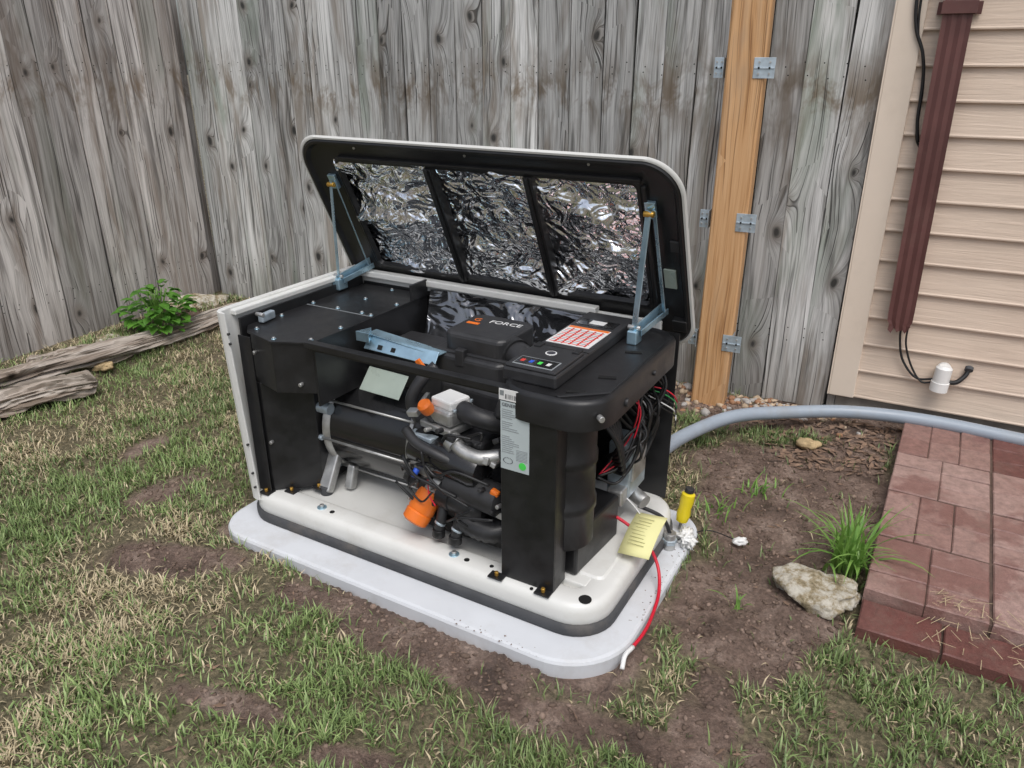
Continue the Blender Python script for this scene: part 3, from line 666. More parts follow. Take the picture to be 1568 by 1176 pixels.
cyl('skirt_boss2',(1.213,0.38,0.64),(1.222,0.38,0.64),0.007,M_blackp,G)
box('controller',0.925,1.075,0.085,0.60,0.670,0.704,M_blackp,G,0.006)
prism('controller_face',[(0.93,0.09),(1.07,0.09),(1.07,0.255),(0.93,0.255)],0.7035,0.712,M_blackp,G,0.004)
box('controller_screen',0.945,1.055,0.10,0.155,0.7115,0.7135,M_grey,G,0.001)
box('controller_screen_dark',0.948,1.052,0.104,0.150,0.7132,0.7142,M_gloss,G,0.0)
for k,mm in enumerate((M_lred,M_blue,M_gsticker,M_lwhite)): box('controller_mark',0.957+k*0.024,0.967+k*0.024,0.118,0.134,0.714,0.7146,mm,G,0)
cyl('controller_emblem',(1.0,0.205,0.711),(1.0,0.205,0.7132),0.015,M_lwhite,G,bev=0); cyl('controller_emblem_core',(1.0,0.205,0.713),(1.0,0.205,0.7138),0.0115,M_ink,G,bev=0)
for x in (0.945,1.055): box('controller_latch',x-0.01,x+0.01,0.23,0.262,0.711,0.716,M_black,G,0.002)
box('warning_label',0.935,1.06,0.30,0.452,0.7040,0.7052,M_lwhite,G,0)
box('warning_label_header',0.937,1.058,0.436,0.450,0.7052,0.7058,M_orange,G,0)
for k in range(10): box('warning_line',0.94,1.055-random.uniform(0,.02),0.309+k*0.0122,0.3125+k*0.0122,0.7052,0.7058,M_lred if k%2==0 else M_grey,G,0)
for k in range(5): box('warning_bar',0.955+k*0.022,0.960+k*0.022,0.305,0.43,0.7056,0.7061,M_lred,G,0)
box('rear_label',0.94,1.055,0.475,0.53,0.704,0.7052,M_gloss,G,0); box('rear_label_white',0.975,1.02,0.49,0.52,0.7052,0.7058,M_lwhite,G,0)
box('controller_seam',0.925,1.075,0.27,0.273,0.7035,0.7048,M_hole,G,0)
# alternator
Y0,Z0,AR=0.335,0.315,0.172
lathe('alternator',(0.235,Y0,Z0),(0.56,Y0,Z0),[(0,0.10),(0.0,AR),(1,AR),(1,0.1)],M_gloss,G,n=64)
lathe('alternator_band',(0.225,Y0,Z0),(0.25,Y0,Z0),[(0,0.12),(0,AR+.008),(0.6,AR+.008),(1,AR+.001)],M_alu,G,n=64)
lathe('alternator_band_right',(0.545,Y0,Z0),(0.565,Y0,Z0),[(0,AR+.001),(0.4,AR+.008),(1,AR+.008),(1,0.12)],M_alu,G,n=64)
lathe('alternator_endbell',(0.185,Y0,Z0),(0.235,Y0,Z0),[(0,0.05),(0,0.11),(0.5,AR-.012),(1,AR)],M_box,G,n=48)
for a_ in (-175,-128,-215,-90,100):
    yy=Y0+(AR+.010)*math.cos(math.radians(a_)); zz=Z0+(AR+.010)*math.sin(math.radians(a_))
    cyl('tie_rod',(0.215,yy,zz),(0.57,yy,zz),0.004,M_alu,G,n=10,bev=0); cyl('tie_nut',(0.212,yy,zz),(0.226,yy,zz),0.010,M_galv,G,n=6)
obox('alternator_foot',(0.232,Y0-0.165,0.175),(0.045,0.03,0.14),(-30,0,0),M_alu,G,0.006)
obox('alternator_foot_b',(0.285,Y0-0.130,0.150),(0.03,0.03,0.08),(-20,0,0),M_alu,G,0.006)
cyl('rubber_mount',(0.232,Y0-0.195,0.105),(0.232,Y0-0.195,0.135),0.02,M_rubber,G)
lathe('alternator_lug',(0.215,Y0-0.17,0.40),(0.26,Y0-0.17,0.40),[(0,.018),(1,.018)],M_galv,G,n=16)
prism('alternator_shroud',[(0.33,0.30),(0.56,0.27),(0.62,0.29),(0.62,0.50),(0.33,0.50)],0.45,0.575,M_blackp,G,0.012)
obox('rating_plate',(0.432,0.222,0.505),(0.155,0.003,0.078),(-42,0,-3),M_label2,G,0.001)
obox('zinc_bracket',(0.485,0.245,0.612),(0.27,0.004,0.042),(-35,0,-3),M_zinc,G,0.001)
obox('zinc_bracket_flange',(0.485,0.272,0.628),(0.27,0.045,0.003),(0,4,-3),M_zinc,G,0.001)
prism('zinc_gusset',[(0.33,0.23),(0.38,0.23),(0.35,0.28)],0.620,0.650,M_zinc,G,0.001)
for k in range(4): obox('bracket_slot',(0.41+k*0.05,0.2415,0.608),(0.016,0.003,0.014),(-35,0,-3),M_hole,G,0)
# engine
prism('crankcase',[(0.56,0.20),(0.62,0.15),(0.86,0.14),(0.92,0.20),(0.92,0.50),(0.56,0.50)],0.16,0.40,M_box,G,0.012)
prism('cylinder_head_front',[(0.60,0.13),(0.84,0.12),(0.84,0.26),(0.60,0.27)],0.36,0.45,M_blackp,G,0.015,seg=4)
for k in range(7): obox('cooling_fin',(0.74,0.20,0.345+k*0.012),(0.24,0.17,0.004),(8,0,0),M_box,G,0.001)
lathe('valve_cover',(0.62,0.12,0.395),(0.86,0.105,0.375),[(0,0.02),(0.02,0.05),(0.06,0.056),(0.9,0.056),(0.97,0.05),(1,0.02)],M_gloss,G,n=28)
lathe('valve_cover_lower',(0.74,0.10,0.325),(0.93,0.095,0.305),[(0,0.02),(0.05,0.045),(0.9,0.045),(1,0.02)],M_blackp,G,n=24)
prism('blower_housing',[(0.60,0.27),(0.9,0.24),(0.93,0.5),(0.60,0.5)],0.36,0.54,M_blackp,G,0.02,seg=4)
RX,RY,RZ=0.715,0.155,0.505
obox('fuel_regulator',(RX,RY,RZ),(0.105,0.10,0.045),(0,0,-12),M_alu,G,0.010)
obox('fuel_regulator_cap',(RX+.005,RY,RZ+.034),(0.08,0.075,0.026),(0,0,-12),M_lwhite,G,0.006)
obox('fuel_regulator_base',(RX-.005,RY-.005,RZ-.036),(0.12,0.10,0.02),(0,0,-12),M_alu,G,0.004)
for dx,dy in ((-.045,-.04),(.045,-.04),(-.045,.04),(.045,.04)): cyl('regulator_screw',(RX+dx,RY+dy,RZ+.022),(RX+dx,RY+dy,RZ+.03),0.006,M_galv,G,n=6)
lathe('orange_cap',(0.678,0.110,0.515),(0.672,0.090,0.545),[(0,0.018),(0.3,0.020),(0.8,0.020),(1,0.014)],M_orange,G,n=16)
obox('orange_clip',(0.60,0.19,0.605),(0.016,0.010,0.042),(10,-35,0),M_orange,G,0.002)
lathe('silver_elbow_flange',(0.755,0.10,0.450),(0.775,0.095,0.440),[(0,0.028),(1,0.028)],M_alu,G,n=20)
tube('silver_elbow',[(0.765,0.10,0.447),(0.80,0.09,0.432),(0.85,0.09,0.425),(0.90,0.12,0.43)],0.020,M_alu,G,n=16)
tube('intake_hose_1',[(0.60,0.17,0.44),(0.58,0.16,0.50),(0.60,0.18,0.56),(0.63,0.22,0.60)],0.018,M_blackp,G,n=14)
tube('intake_hose_2',[(0.76,0.15,0.52),(0.81,0.14,0.515),(0.86,0.16,0.50),(0.90,0.22,0.47)],0.028,M_blackp,G,n=16)
tube('intake_hose_3',[(0.61,0.09,0.45),(0.66,0.07,0.43),(0.73,0.065,0.415),(0.80,0.08,0.39)],0.014,M_blackp,G,n=12)
prism('head_clamp',[(0.62,0.09),(0.70,0.08),(0.71,0.11),(0.62,0.12)],0.425,0.445,M_galv,G,0.003)
lathe('oil_filter',(0.676,0.115,0.262),(0.648,0.052,0.180),[(0,0.020),(0.05,0.038),(0.62,0.040),(0.66,0.037),(0.70,0.040),(0.95,0.038),(1.0,0.030)],M_orange,G,n=14)
cyl('oil_filter_seat',(0.684,0.13,0.285),(0.675,0.112,0.260),0.032,M_alu,G)
cyl('oil_sensor',(0.655,0.075,0.345),(0.648,0.060,0.325),0.009,M_blue,G,n=12)
obox('engine_bracket',(0.66,0.095,0.345),(0.05,0.02,0.05),(0,15,0),M_alu,G,0.006)
obox('orange_dipstick',(0.905,0.075,0.335),(0.026,0.02,0.035),(0,20,0),M_orange,G,0.006)
lathe('starter',(0.71,0.11,0.27),(0.86,0.10,0.255),[(0,0.02),(0.02,0.040),(0.3,0.042),(0.32,0.038),(0.9,0.038),(1,0.02)],M_box,G,n=24)
cyl('starter_nose',(0.68,0.12,0.29),(0.71,0.12,0.28),0.028,M_alu,G)
tube('ribbed_boot',[(0.79,0.095,0.215),(0.83,0.09,0.205),(0.88,0.095,0.20),(0.92,0.12,0.205)],0.030,M_blackp,G,n=18,k=6,ribs=1)
for x,y in ((0.725,0.075),(0.785,0.07)):
    tube('drain_hose',[(x,y+0.03,0.26),(x,y+0.01,0.21),(x-0.005,y,0.165)],0.015,M_blackp,G,n=14); cyl('hose_clamp',(x-0.001,y+0.004,0.19),(x-0.003,y+0.001,0.184),0.0165,M_galv,G)
    cyl('hose_end',(x-0.005,y,0.168),(x-0.006,y-0.002,0.145),0.019,M_black,G)
for k in range(44):
    rq=random.Random(k+50); x=rq.uniform(0.60,0.94); y=rq.uniform(0.065,0.12); z=rq.uniform(0.20,0.36) if k%3 else rq.uniform(0.40,0.5)
    kind=rq.choice(['b','b','c','c','t'])
    mt=rq.choice([M_box,M_blackp,M_alu,M_box,M_box,M_blackp])
    if kind=='b': obox('engine_detail',(x,y+.01,z),(rq.uniform(.012,.04),rq.uniform(.02,.04),rq.uniform(.01,.03)),(rq.uniform(-20,20),rq.uniform(-30,30),0),mt,G,0.003)
    elif kind=='c': cyl('engine_bolt',(x,y,z),(x-0.003,y-0.022,z+0.004),rq.uniform(0.004,0.010),mt,G,n=rq.choice([6,12]))
    else: tube('vacuum_line',[(x,y-0.02,z),(x+rq.uniform(-.05,.05),y-0.035,z+0.03),(x+rq.uniform(-.1,.1),y-0.02,z+rq.uniform(-.08,.08))],0.004,M_cable,G)
for pts,mt,r_ in (([(0.66,0.07,0.36),(0.70,0.05,0.38),(0.74,0.045,0.36),(0.80,0.045,0.39),(0.90,0.06,0.37)],M_cable,0.004),([(0.645,0.07,0.35),(0.63,0.06,0.30),(0.68,0.05,0.26),(0.72,0.05,0.30)],M_cable,0.003),
   ([(0.60,0.08,0.37),(0.66,0.05,0.34),(0.72,0.045,0.33),(0.80,0.05,0.31)],M_cable,0.005),([(0.70,0.06,0.33),(0.71,0.05,0.29),(0.73,0.05,0.26)],M_red,0.002),([(0.69,0.05,0.42),(0.71,0.045,0.36),(0.76,0.045,0.32),(0.84,0.05,0.29)],M_cable,0.0035)):
    tube('wiring',pts,r_,mt,G)
box('engine_mount_rail',0.60,0.93,0.13,0.17,0.125,0.16,M_black,G,0.003)
# air box
prism('air_box',[(0.555,0.31),(0.60,0.275),(0.80,0.265),(0.845,0.31),(0.845,0.46),(0.80,0.50),(0.60,0.50),(0.555,0.46)],0.53,0.618,M_blackp,G,0.014,seg=3)
prism('air_box_cover',[(0.60,0.315),(0.62,0.295),(0.79,0.29),(0.81,0.31),(0.81,0.47),(0.79,0.49),(0.62,0.49),(0.60,0.47)],0.60,0.680,M_blackp,G,0.016,seg=3)
box('air_box_lip',0.565,0.840,0.285,0.30,0.610,0.626,M_blackp,G,0.004)
box('air_box_clip',0.66,0.69,0.268,0.29,0.59,0.64,M_blackp,G,0.003)
tube('air_intake_elbow',[(0.80,0.35,0.630),(0.85,0.325,0.625),(0.875,0.28,0.59),(0.87,0.24,0.51)],0.040,M_blackp,G,n=22)
lathe('elbow_clamp',(0.795,0.352,0.632),(0.825,0.338,0.630),[(0,0.046),(1,0.046)],M_box,G,n=24)
tube('elbow_rib',[(0.865,0.30,0.605),(0.868,0.292,0.595),(0.870,0.284,0.585)],0.044,M_blackp,G,n=22,k=2)
text('badge','FORCE',0.034,M_lwhite,G,(0.735,0.43,0.6808),(0,0,3)); text('badge_mark','G',0.034,M_orange,G,(0.642,0.425,0.6808),(0,0,3)); box('badge_bar',0.625,0.665,0.385,0.40,0.6795,0.6812,M_orange,G,0)
tube('valve_stem_hose',[(0.87,0.16,0.52),(0.885,0.18,0.59),(0.90,0.22,0.63)],0.015,M_blackp,G)
# right-hand bay
lathe('exhaust_drum',(1.065,0.16,0.22),(1.065,0.16,0.60),[(0,0.075),(0,0.085),(0.25,0.085),(0.27,0.09),(0.33,0.09),(0.35,0.085),(0.6,0.085),(0.62,0.089),(0.68,0.089),(0.70,0.085),(1,0.085)],M_black,G,n=40)
box('bay_divider',0.95,0.958,0.09,0.60,0.125,0.60,M_black,G,0.001)
box('bay_back',0.96,1.15,0.50,0.506,0.20,0.60,M_black,G,0.001)
prism('battery_box',[(0.98,0.13),(1.13,0.12),(1.15,0.36),(0.98,0.38)],0.126,0.26,M_black,G,0.008)
obox('transfer_box',(1.125,0.47,0.31),(0.07,0.13,0.17),(0,0,0),M_galv,G,0.004)
obox('transfer_box_lid',(1.162,0.465,0.325),(0.010,0.10,0.10),(0,0,0),M_alu,G,0.004)
obox('terminal_block',(1.13,0.40,0.24),(0.05,0.07,0.05),(0,0,0),M_alu,G,0.006)
cyl('silver_fitting',(1.15,0.47,0.21),(1.195,0.45,0.20),0.022,M_alu,G)
rr_=random.Random(3)
for k in range(26):
    mt=M_red if k in (3,17) else (M_lwhite if k==9 else M_cable)
    y=rr_.uniform(0.38,0.58); z=rr_.uniform(0.46,0.60)
    tube('harness_wire',[(1.08,y-0.1,0.61),(1.15,y,z),(1.18+rr_.uniform(-.02,.02),y+rr_.uniform(-.05,.04),z-rr_.uniform(.03,.08)),(1.15,y+rr_.uniform(-.08,.02),z-rr_.uniform(.10,.2)),(1.10,y-0.08,0.33)],0.0042 if mt is M_cable else 0.0022,mt,G,8,6)
for k in range(6):
    tube('battery_lead',[(1.03+0.02*k,0.25,0.60),(1.12,0.27+0.02*k,0.52),(1.16,0.30+0.01*k,0.44-0.02*k),(1.10,0.38,0.36)],0.006,M_cable,G)
for k in range(5):
    mt=(M_red,M_green,M_cable,M_lwhite,M_cable)[k]
    tube('loose_wire',[(1.15,0.54,0.53-0.01*k),(1.19,0.56,0.52-0.015*k),(1.215,0.575+0.008*k,0.50-0.02*k),(1.22,0.60,0.47-0.02*k)],0.0020,mt,G,6,5)
# lid ---------------------------------------------------------------
TH=math.radians(26)
sv=Vector((0,-math.sin(TH),math.cos(TH))); nvv=Vector((0,math.cos(TH),math.sin(TH))); LO=Vector((0,0.672,0.655))
def LP(x,s,n): p=LO+sv*s+nvv*n; return (x,p.y,p.z)
def lid_loop(d,n,r,x0=-0.036,x1=1.236,s0=-0.055,s1=0.582):
    P=rr(x0+d,x1-d,s0+d,s1-d,max(r-d*0.6,0.012),12); out=[]
    for x,s in P:
        arch=0.018*(1-((x-0.55)/0.66)**2) if s>0.3 else 0
        out.append(LP(x,s+arch,n))
    return out
R0=0.100
lid=loft('lid_shell',[lid_loop(0.22,0.118,0.2),lid_loop(0.14,0.110,0.16),lid_loop(0.09,0.090,R0+.05),lid_loop(0.05,0.058,R0+.03),lid_loop(0.022,0.026,R0+.01),lid_loop(0.006,0.008,R0),lid_loop(0.0,0.0,R0),lid_loop(0.004,-0.006,R0),lid_loop(0.010,-0.006,R0),lid_loop(0.013,0.002,R0)],M_white,G,cap0=True,smooth=True)
esplit(lid,55)
def lid_hole(n,e=0.0):
    P=rr(0.108-e,1.100+e,0.095-e,0.494+e,0.012+e,12); return [LP(x,s,n) for x,s in P]
fr=loft('lid_liner',[lid_loop(0.011,-0.003,R0),lid_loop(0.016,-0.009,R0),lid_loop(0.024,-0.009,R0),lid_loop(0.032,0.004,R0),lid_loop(0.05,0.008,R0),lid_hole(0.008,0.02),lid_hole(0.003,0.012),lid_hole(0.003,0.004),lid_hole(0.018,0.0)],M_black,G,smooth=True)
esplit(fr,28)
nxg,nsg=190,84; F=[]
xs_=0.092+1.025*np.arange(nxg+1)/nxg; ss_=0.08+0.43*np.arange(nsg+1)/nsg
XX,SS=np.meshgrid(xs_,ss_)
def ridge(x,y,s,seed): return 1-np.abs(2*fbm(x,y,s,seed,1)-1)*1.6
WX=XX+0.06*(fbm(XX,SS,5,121,2)-0.5); WS=SS+0.10*(fbm(XX,SS,4,125,2)-0.5)
H_=(fbm(WX*0.6,WS*1.7,6.5,71,2)-0.5)*0.052+ridge(WX*0.9+WS*.6,WS*1.3-WX*.5,10,75)*0.0085+ridge(WX*1.3-WS*.9,WS*.6+WX*.3,18,79)*0.003
H_=H_-H_.max()
V=[LP(float(XX[j,k]),float(SS[j,k]),0.040+float(H_[j,k])) for j in range(nsg+1) for k in range(nxg+1)]
for j in range(nsg):
    for i_ in range(nxg): a_=j*(nxg+1)+i_; F.append((a_,a_+1,a_+nxg+2,a_+nxg+1))
obj_from('lid_foil',V,F,M_foil,G,True)
def lid_box(name,x0,x1,s0,s1,n0,n1,mat,bev=0.002):
    v=[]
    for n in (n0,n1):
        for (x,s) in ((x0,s0),(x1,s0),(x1,s1),(x0,s1)): v.append(LP(x,s,n))
    o=obj_from(name,v,[(0,1,2,3),(7,6,5,4),(0,4,5,1),(1,5,6,2),(2,6,7,3),(3,7,4,0)],mat,G); return bevel(o,bev)
for xc in (0.456,0.790):
    lid_box('lid_rib',xc-0.014,xc+0.014,0.08,0.500,-0.005,0.03,M_black); lid_box('lid_rib_edge',xc-0.004,xc+0.004,0.08,0.500,-0.011,-0.005,M_black,0.002)
lid_box('lid_cross_rib',0.12,1.12,0.508,0.520,-0.004,0.012,M_black,0.004)
lid_box('lid_side_rib',1.118,1.132,0.06,0.50,-0.004,0.012,M_black,0.004)
lid_box('lid_patch',1.155,1.19,0.17,0.235,0.002,0.008,M_label2,0.001)
lid_box('lid_catch',1.18,1.212,0.30,0.335,0.0,0.01,M_blackp,0.003)
lid_box('lid_catch',1.17,1.215,0.02,0.06,-0.012,0.01,M_black,0.003)
for x in (0.2,0.6,0.98): cyl('lid_screw',LP(x,0.550,0.010),LP(x,0.550,0.003),0.004,M_alu,G,n=8,bev=0)
def flat_bar(name,p0,p1,w,t,side=Vector((1,0,0)),mat=None):
    p0=Vector(p0);p1=Vector(p1); d=(p1-p0).normalized(); s=(side-d*side.dot(d)).normalized(); u=d.cross(s); v=[]
    for p in (p0-d*0.008,p1+d*0.008):
        for a_,b_ in ((-1,-1),(1,-1),(1,1),(-1,1)): v.append(p+s*a_*t/2+u*b_*w/2)
    return bevel(obj_from(name,v,[(3,2,1,0),(4,5,6,7),(0,1,5,4),(1,2,6,5),(2,3,7,6),(3,0,4,7)],mat or M_zinc,G),0.001)
SD=Vector((0.5,0.85,0))
for (xa,xb,ts,yb) in ((0.062,0.032,0.425,0.50),(1.138,1.112,0.43,0.49)):
    tp=Vector(LP(xa,ts,-0.018))
    flat_bar('strut',tp,(xb,yb,0.715),0.021,0.004,SD)
    flat_bar('strut_link',Vector(LP(xa+0.014,ts,-0.010)),(xa+0.018,0.60,0.745),0.014,0.003,SD)
    cyl('strut_pivot',tp+Vector((-0.012,0,0)),tp+Vector((0.016,0,0)),0.008,M_gold,G,n=12)
    flat_bar('hinge_arm',(xb+0.004,yb-0.005,0.708),(xb+0.03,0.625,0.742),0.030,0.004,Vector((1,0,0)))
    flat_bar('hinge_arm',(xb+0.022,yb+0.01,0.704),(xb+0.045,0.625,0.730),0.018,0.004,Vector((1,0,0)))
    obox('strut_base',(xb,yb+0.005,0.690),(0.030,0.045,0.040),(0,0,0),M_zinc,G,0.004)
    obox('strut_top_plate',LP(xa,ts,0.001),(0.03,0.012,0.05),(26,0,0),M_zinc,G,0.002)
    cyl('strut_base_pivot',(xb-0.018,yb,0.716),(xb+0.018,yb,0.716),0.007,M_alu,G,n=10)
obox('left_latch',(0.06,0.14,0.678),(0.02,0.06,0.025),(0,0,8),M_galv,G,0.004)
cyl('latch_bolt',(0.045,0.115,0.69),(0.075,0.115,0.69),0.007,M_alu,G,n=8)
# ------------------------------------------------------------------ loose things by the unit
def gl(x,y,z=0): return (GL[0]+x*ca-y*sa, GL[1]+x*sa+y*ca, z)
tube('electrical_conduit',[gl(1.02,0.60,0.20),gl(1.07,0.76,0.145),(0.64,2.575,0.09),(0.875,2.76,0.085),(1.11,2.825,0.075),(1.38,2.83,0.075),(1.645,2.735,0.08),(1.93,2.56,0.08),(2.3,2.3,0.08),(3.0,1.85,0.07)],0.0265,M_conduit,None,20,10)
tube('red_wire',[gl(1.067,0.35,0.20),gl(1.15,0.35,0.19),gl(1.235,0.344,0.150),gl(1.285,0.33,0.09),gl(1.315,0.27,0.05),gl(1.330,0.18,0.040),gl(1.335,0.10,0.040),gl(1.328,0.03,0.040)],0.0048,M_red,None,10,10)
tube('white_wire_end',[gl(1.330,0.04,0.040),gl(1.325,0.00,0.042),gl(1.33,-0.03,0.025)],0.006,M_lwhite,None,10,4)
tag=empty('yellow_tag',gl(1.235,0.335,0.045),GA)
V=[];F=[];n=8
for i_ in range(n+1):
    for j in range(3):
        t=i_/n; V.append((-0.04+0.090*j/2,0.055-0.14*t,0.155-0.055*t+0.012*math.sin(t*3)+0.004*j))
for i_ in range(n):
    for j in range(2): a_=i_*3+j; F.append((a_,a_+1,a_+4,a_+3))
o=obj_from('card',V,F,M_ytag,tag,True); md=o.modifiers.new('s','SOLIDIFY'); md.thickness=0.001
for k in range(9): obox('tag_line',(0.003-random.uniform(0,.01),0.028-0.011*k,0.1600-0.0040*k),(0.052-random.uniform(0,.015),0.0016,0.001),(18,0,0),M_tagink,tag,0)
tube('tag_string',[(-0.03,0.05,0.155),(-0.06,0.065,0.17),(-0.10,0.075,0.19)],0.002,M_lwhite,tag,6,4)
sd=empty('screwdriver',gl(1.265,0.61,0.035),GA)
lathe('handle',(0,0,0.03),(0.012,0.01,0.135),[(0,0.010),(0.05,0.018),(0.3,0.022),(0.5,0.019),(0.7,0.022),(0.95,0.021),(1,0.012)],M_yellow,sd,n=12)
cyl('handle_cap',(0.012,0.01,0.135),(0.0135,0.0115,0.150),0.014,M_blackp,sd)
cyl('shaft',(0,0,0.03),(-0.008,-0.006,-0.03),0.005,M_alu,sd,n=10)
fit=empty('pipe_fitting',gl(1.265,0.50,0.034),GA)
cyl('body',(0,0,0.0),(0,0,0.055),0.018,M_alu,fit,n=16); cyl('collar',(0,0,0.02),(0,0,0.035),0.023,M_galv,fit,n=6)
tube('lead',[(0,0,0.05),(-0.03,0.0,0.10),(-0.10,-0.02,0.13)],0.006,M_cable,fit)
def blob(name,loc,size,mat,seed,sub=4,amp=0.35,fr_=2.5,rot=0.0,cuts=0):
    bm=bmesh.new(); bmesh.ops.create_icosphere(bm,subdivisions=sub,radius=1.0)
    rq=random.Random(seed); planes=[(Vector((rq.gauss(0,1),rq.gauss(0,1),rq.gauss(0,1))).normalized(),rq.uniform(.62,.85)) for _ in range(cuts)]
    if cuts: planes.append((Vector((0.1,-0.05,1)).normalized(),0.62))
    for v in bm.verts:
        d=v.co.normalized(); off=Vector((seed*3.1,seed*1.7,seed*0.9)); p=d.copy()
        for nn,dd in planes:
            e=p.dot(nn)-dd
            if e>0: p-=nn*e*0.92
        k=1+amp*mn.noise(d*fr_+off)+amp*0.5*mn.noise(d*fr_*2.3+off)+amp*0.25*mn.noise(d*fr_*6+off)+amp*.12*mn.noise(d*fr_*14+off)
        v.co=Vector((p.x*size[0]*k,p.y*size[1]*k,p.z*size[2]*k))
    me_=bpy.data.meshes.new(name); bm.to_mesh(me_); bm.free()
    o=bpy.data.objects.new(name,me_); COL.objects.link(o); o.location=loc; o.rotation_euler=(0,0,math.radians(rot)); me_.materials.append(mat)
    me_.polygons.foreach_set('use_smooth',[True]*len(me_.polygons)); return o
blob('white_rag',gl(1.30,0.555,0.05),(0.022,0.038,0.02),M_lwhite,3,4,0.9,3)
blob('white_cap',(0.71,2.0,0.02),(0.022,0.014,0.012),M_pvcw,5,3,0.5,2)
tube('zip_tie',[gl(1.28,0.54,0.045),(0.62,2.06,0.02),(0.70,2.005,0.02)],0.0018,M_cable,None,6,6)
m,nt,b=new_mat('pale_stone'); M_stone=m
pos=N(nt,'ShaderNodeTexCoord').outputs['Object']
c=ramp(nt,noise(nt,pos,26,7,0.75),[(0.34,(0.11,0.09,0.055)),(0.45,(0.33,0.265,0.16)),(0.56,(0.56,0.52,0.44)),(0.72,(0.68,0.65,0.56))])
nt.links.new(c,b.inputs['Base Color']); b.inputs['Roughness'].default_value=0.9; bump(nt,b,noise(nt,pos,50,7,0.75),1.0,0.01)
M_tanst=simple('tan_stone',(0.42,0.31,0.17),0.8,0,0.35,25,0.8)
blob('rock',(0.855,1.750,0.02),(0.125,0.090,0.066),M_stone,2,5,0.22,1.6,-25,9)
blob('rock',(1.155,2.655,0.018),(0.044,0.028,0.030),M_tanst,8,4,0.25,1.5,-10,5)
blob('rock',(-1.83,4.20,0.11),(0.22,0.095,0.06),M_stone,12,5,0.22,1.6,55,7)
blob('rock',(-2.03,3.66,0.08),(0.08,0.05,0.045),M_stone,15,4,0.25,1.6,55,6)
blob('rock',(-1.95,3.40,0.05),(0.05,0.035,0.03),M_tanst,17,4,0.25,1.6,20,6)
def scatter(name,pts,mats,smin,smax,seed,sub=2):
    r=random.Random(seed); V=[];F=[];FM=[]
    bm=bmesh.new(); bmesh.ops.create_icosphere(bm,subdivisions=sub,radius=1.0); tv=[v.co.copy() for v in bm.verts]; tf=[[v.index for v in f.verts] for f in bm.faces]; bm.free()
    for (x,y) in pts:
        s=r.uniform(smin,smax)*(1 if r.random()>0.1 else 1.6); a_=r.uniform(0,6.28); sx,sy,sz=s*r.uniform(.8,1.4),s*r.uniform(.6,1.0),s*r.uniform(.4,.8)
        z=float(height(x,y))+sz*0.3; bs=len(V); mi=r.randrange(len(mats)); ph=r.uniform(0,9)
        for c_ in tv:
            k=1+0.22*math.sin(c_.x*3+ph)*math.cos(c_.y*4+ph*2)
            X_,Y_=c_.x*sx*k,c_.y*sy*k; V.append((x+X_*math.cos(a_)-Y_*math.sin(a_),y+X_*math.sin(a_)+Y_*math.cos(a_),z+c_.z*sz*k))
        for f_ in tf: F.append([bs+q for q in f_]); FM.append(mi)
    return obj_from(name,V,F,None,None,True,mats,FM)
r=random.Random(21); pts=[]
for k in range(300):
    x=0.42+1.0*r.random(); y=3.46-0.466*(x-0.45)-abs(r.gauss(0.04,0.10))-0.02
    pts.append((x,y))
M_peb1=simple('pebble_tan',(0.44,0.34,0.24),0.85,0,0.3,30,0.6); M_peb2=simple('pebble_grey',(0.38,0.36,0.34),0.85,0,0.3,30,0.6); M_peb3=simple('pebble_rust',(0.30,0.16,0.09),0.85,0,0.3,30,0.6)
M_clod=simple('soil_clod',(0.13,0.09,0.068),0.95,0,0.3,60,0.9); M_clod2=simple('soil_clod_pale',(0.23,0.165,0.13),0.95,0,0.3,60,0.9)
scatter('gravel',pts,[M_peb1,M_peb2,M_peb3,M_peb1],0.007,0.018,5)
pts=[]
while len(pts)<3400:
    x=r.uniform(-1.3,2.0); y=r.uniform(1.0,3.2)
    if float(dirtmask(x,y))<0.45: continue
    lx,ly=tol(x,y)
    if -0.05<lx<1.33 and -0.12<ly<0.73: continue
    bx,by=brick_local(x,y)
    if bx>-0.02 and by>-0.02: continue
    pts.append((x,y))
scatter('soil_clods',pts,[M_clod,M_clod2,M_clod,M_clod],0.002,0.008,6,1)
V=[];F=[]
for k in range(1100):
    if k<550: x=r.uniform(1.0,1.75); y=r.uniform(2.45,2.95)-0.3*(x-1.2)
    else: x=r.uniform(-.9,1.3); y=r.uniform(1.1,2.7)
    bs=len(V); a_=r.uniform(0,6.28); l=r.uniform(.01,.04) if k<550 else r.uniform(.006,.02); w=r.uniform(.003,.010) if k<550 else r.uniform(.001,.003); z=float(height(x,y))+r.uniform(.002,.010)
    bx,by=brick_local(x,y); lx,ly=tol(x,y)
    if (bx>-0.02 and by>-0.02 and bx<1.36) or (-0.1<lx<1.36 and -0.15<ly<0.75): continue
    for (p_,q_,dz) in ((-l,0,0),(0,w,r.uniform(0,.008)),(l,0,0.003),(0,-w,0)): V.append((x+p_*math.cos(a_)-q_*math.sin(a_),y+p_*math.sin(a_)+q_*math.cos(a_),z+dz))
    F.append((bs,bs+1,bs+2,bs+3))
M_litter=simple('dead_leaf',(0.20,0.13,0.09),0.85,0,0.5,40,0)
obj_from('leaf_litter',V,F,M_litter)
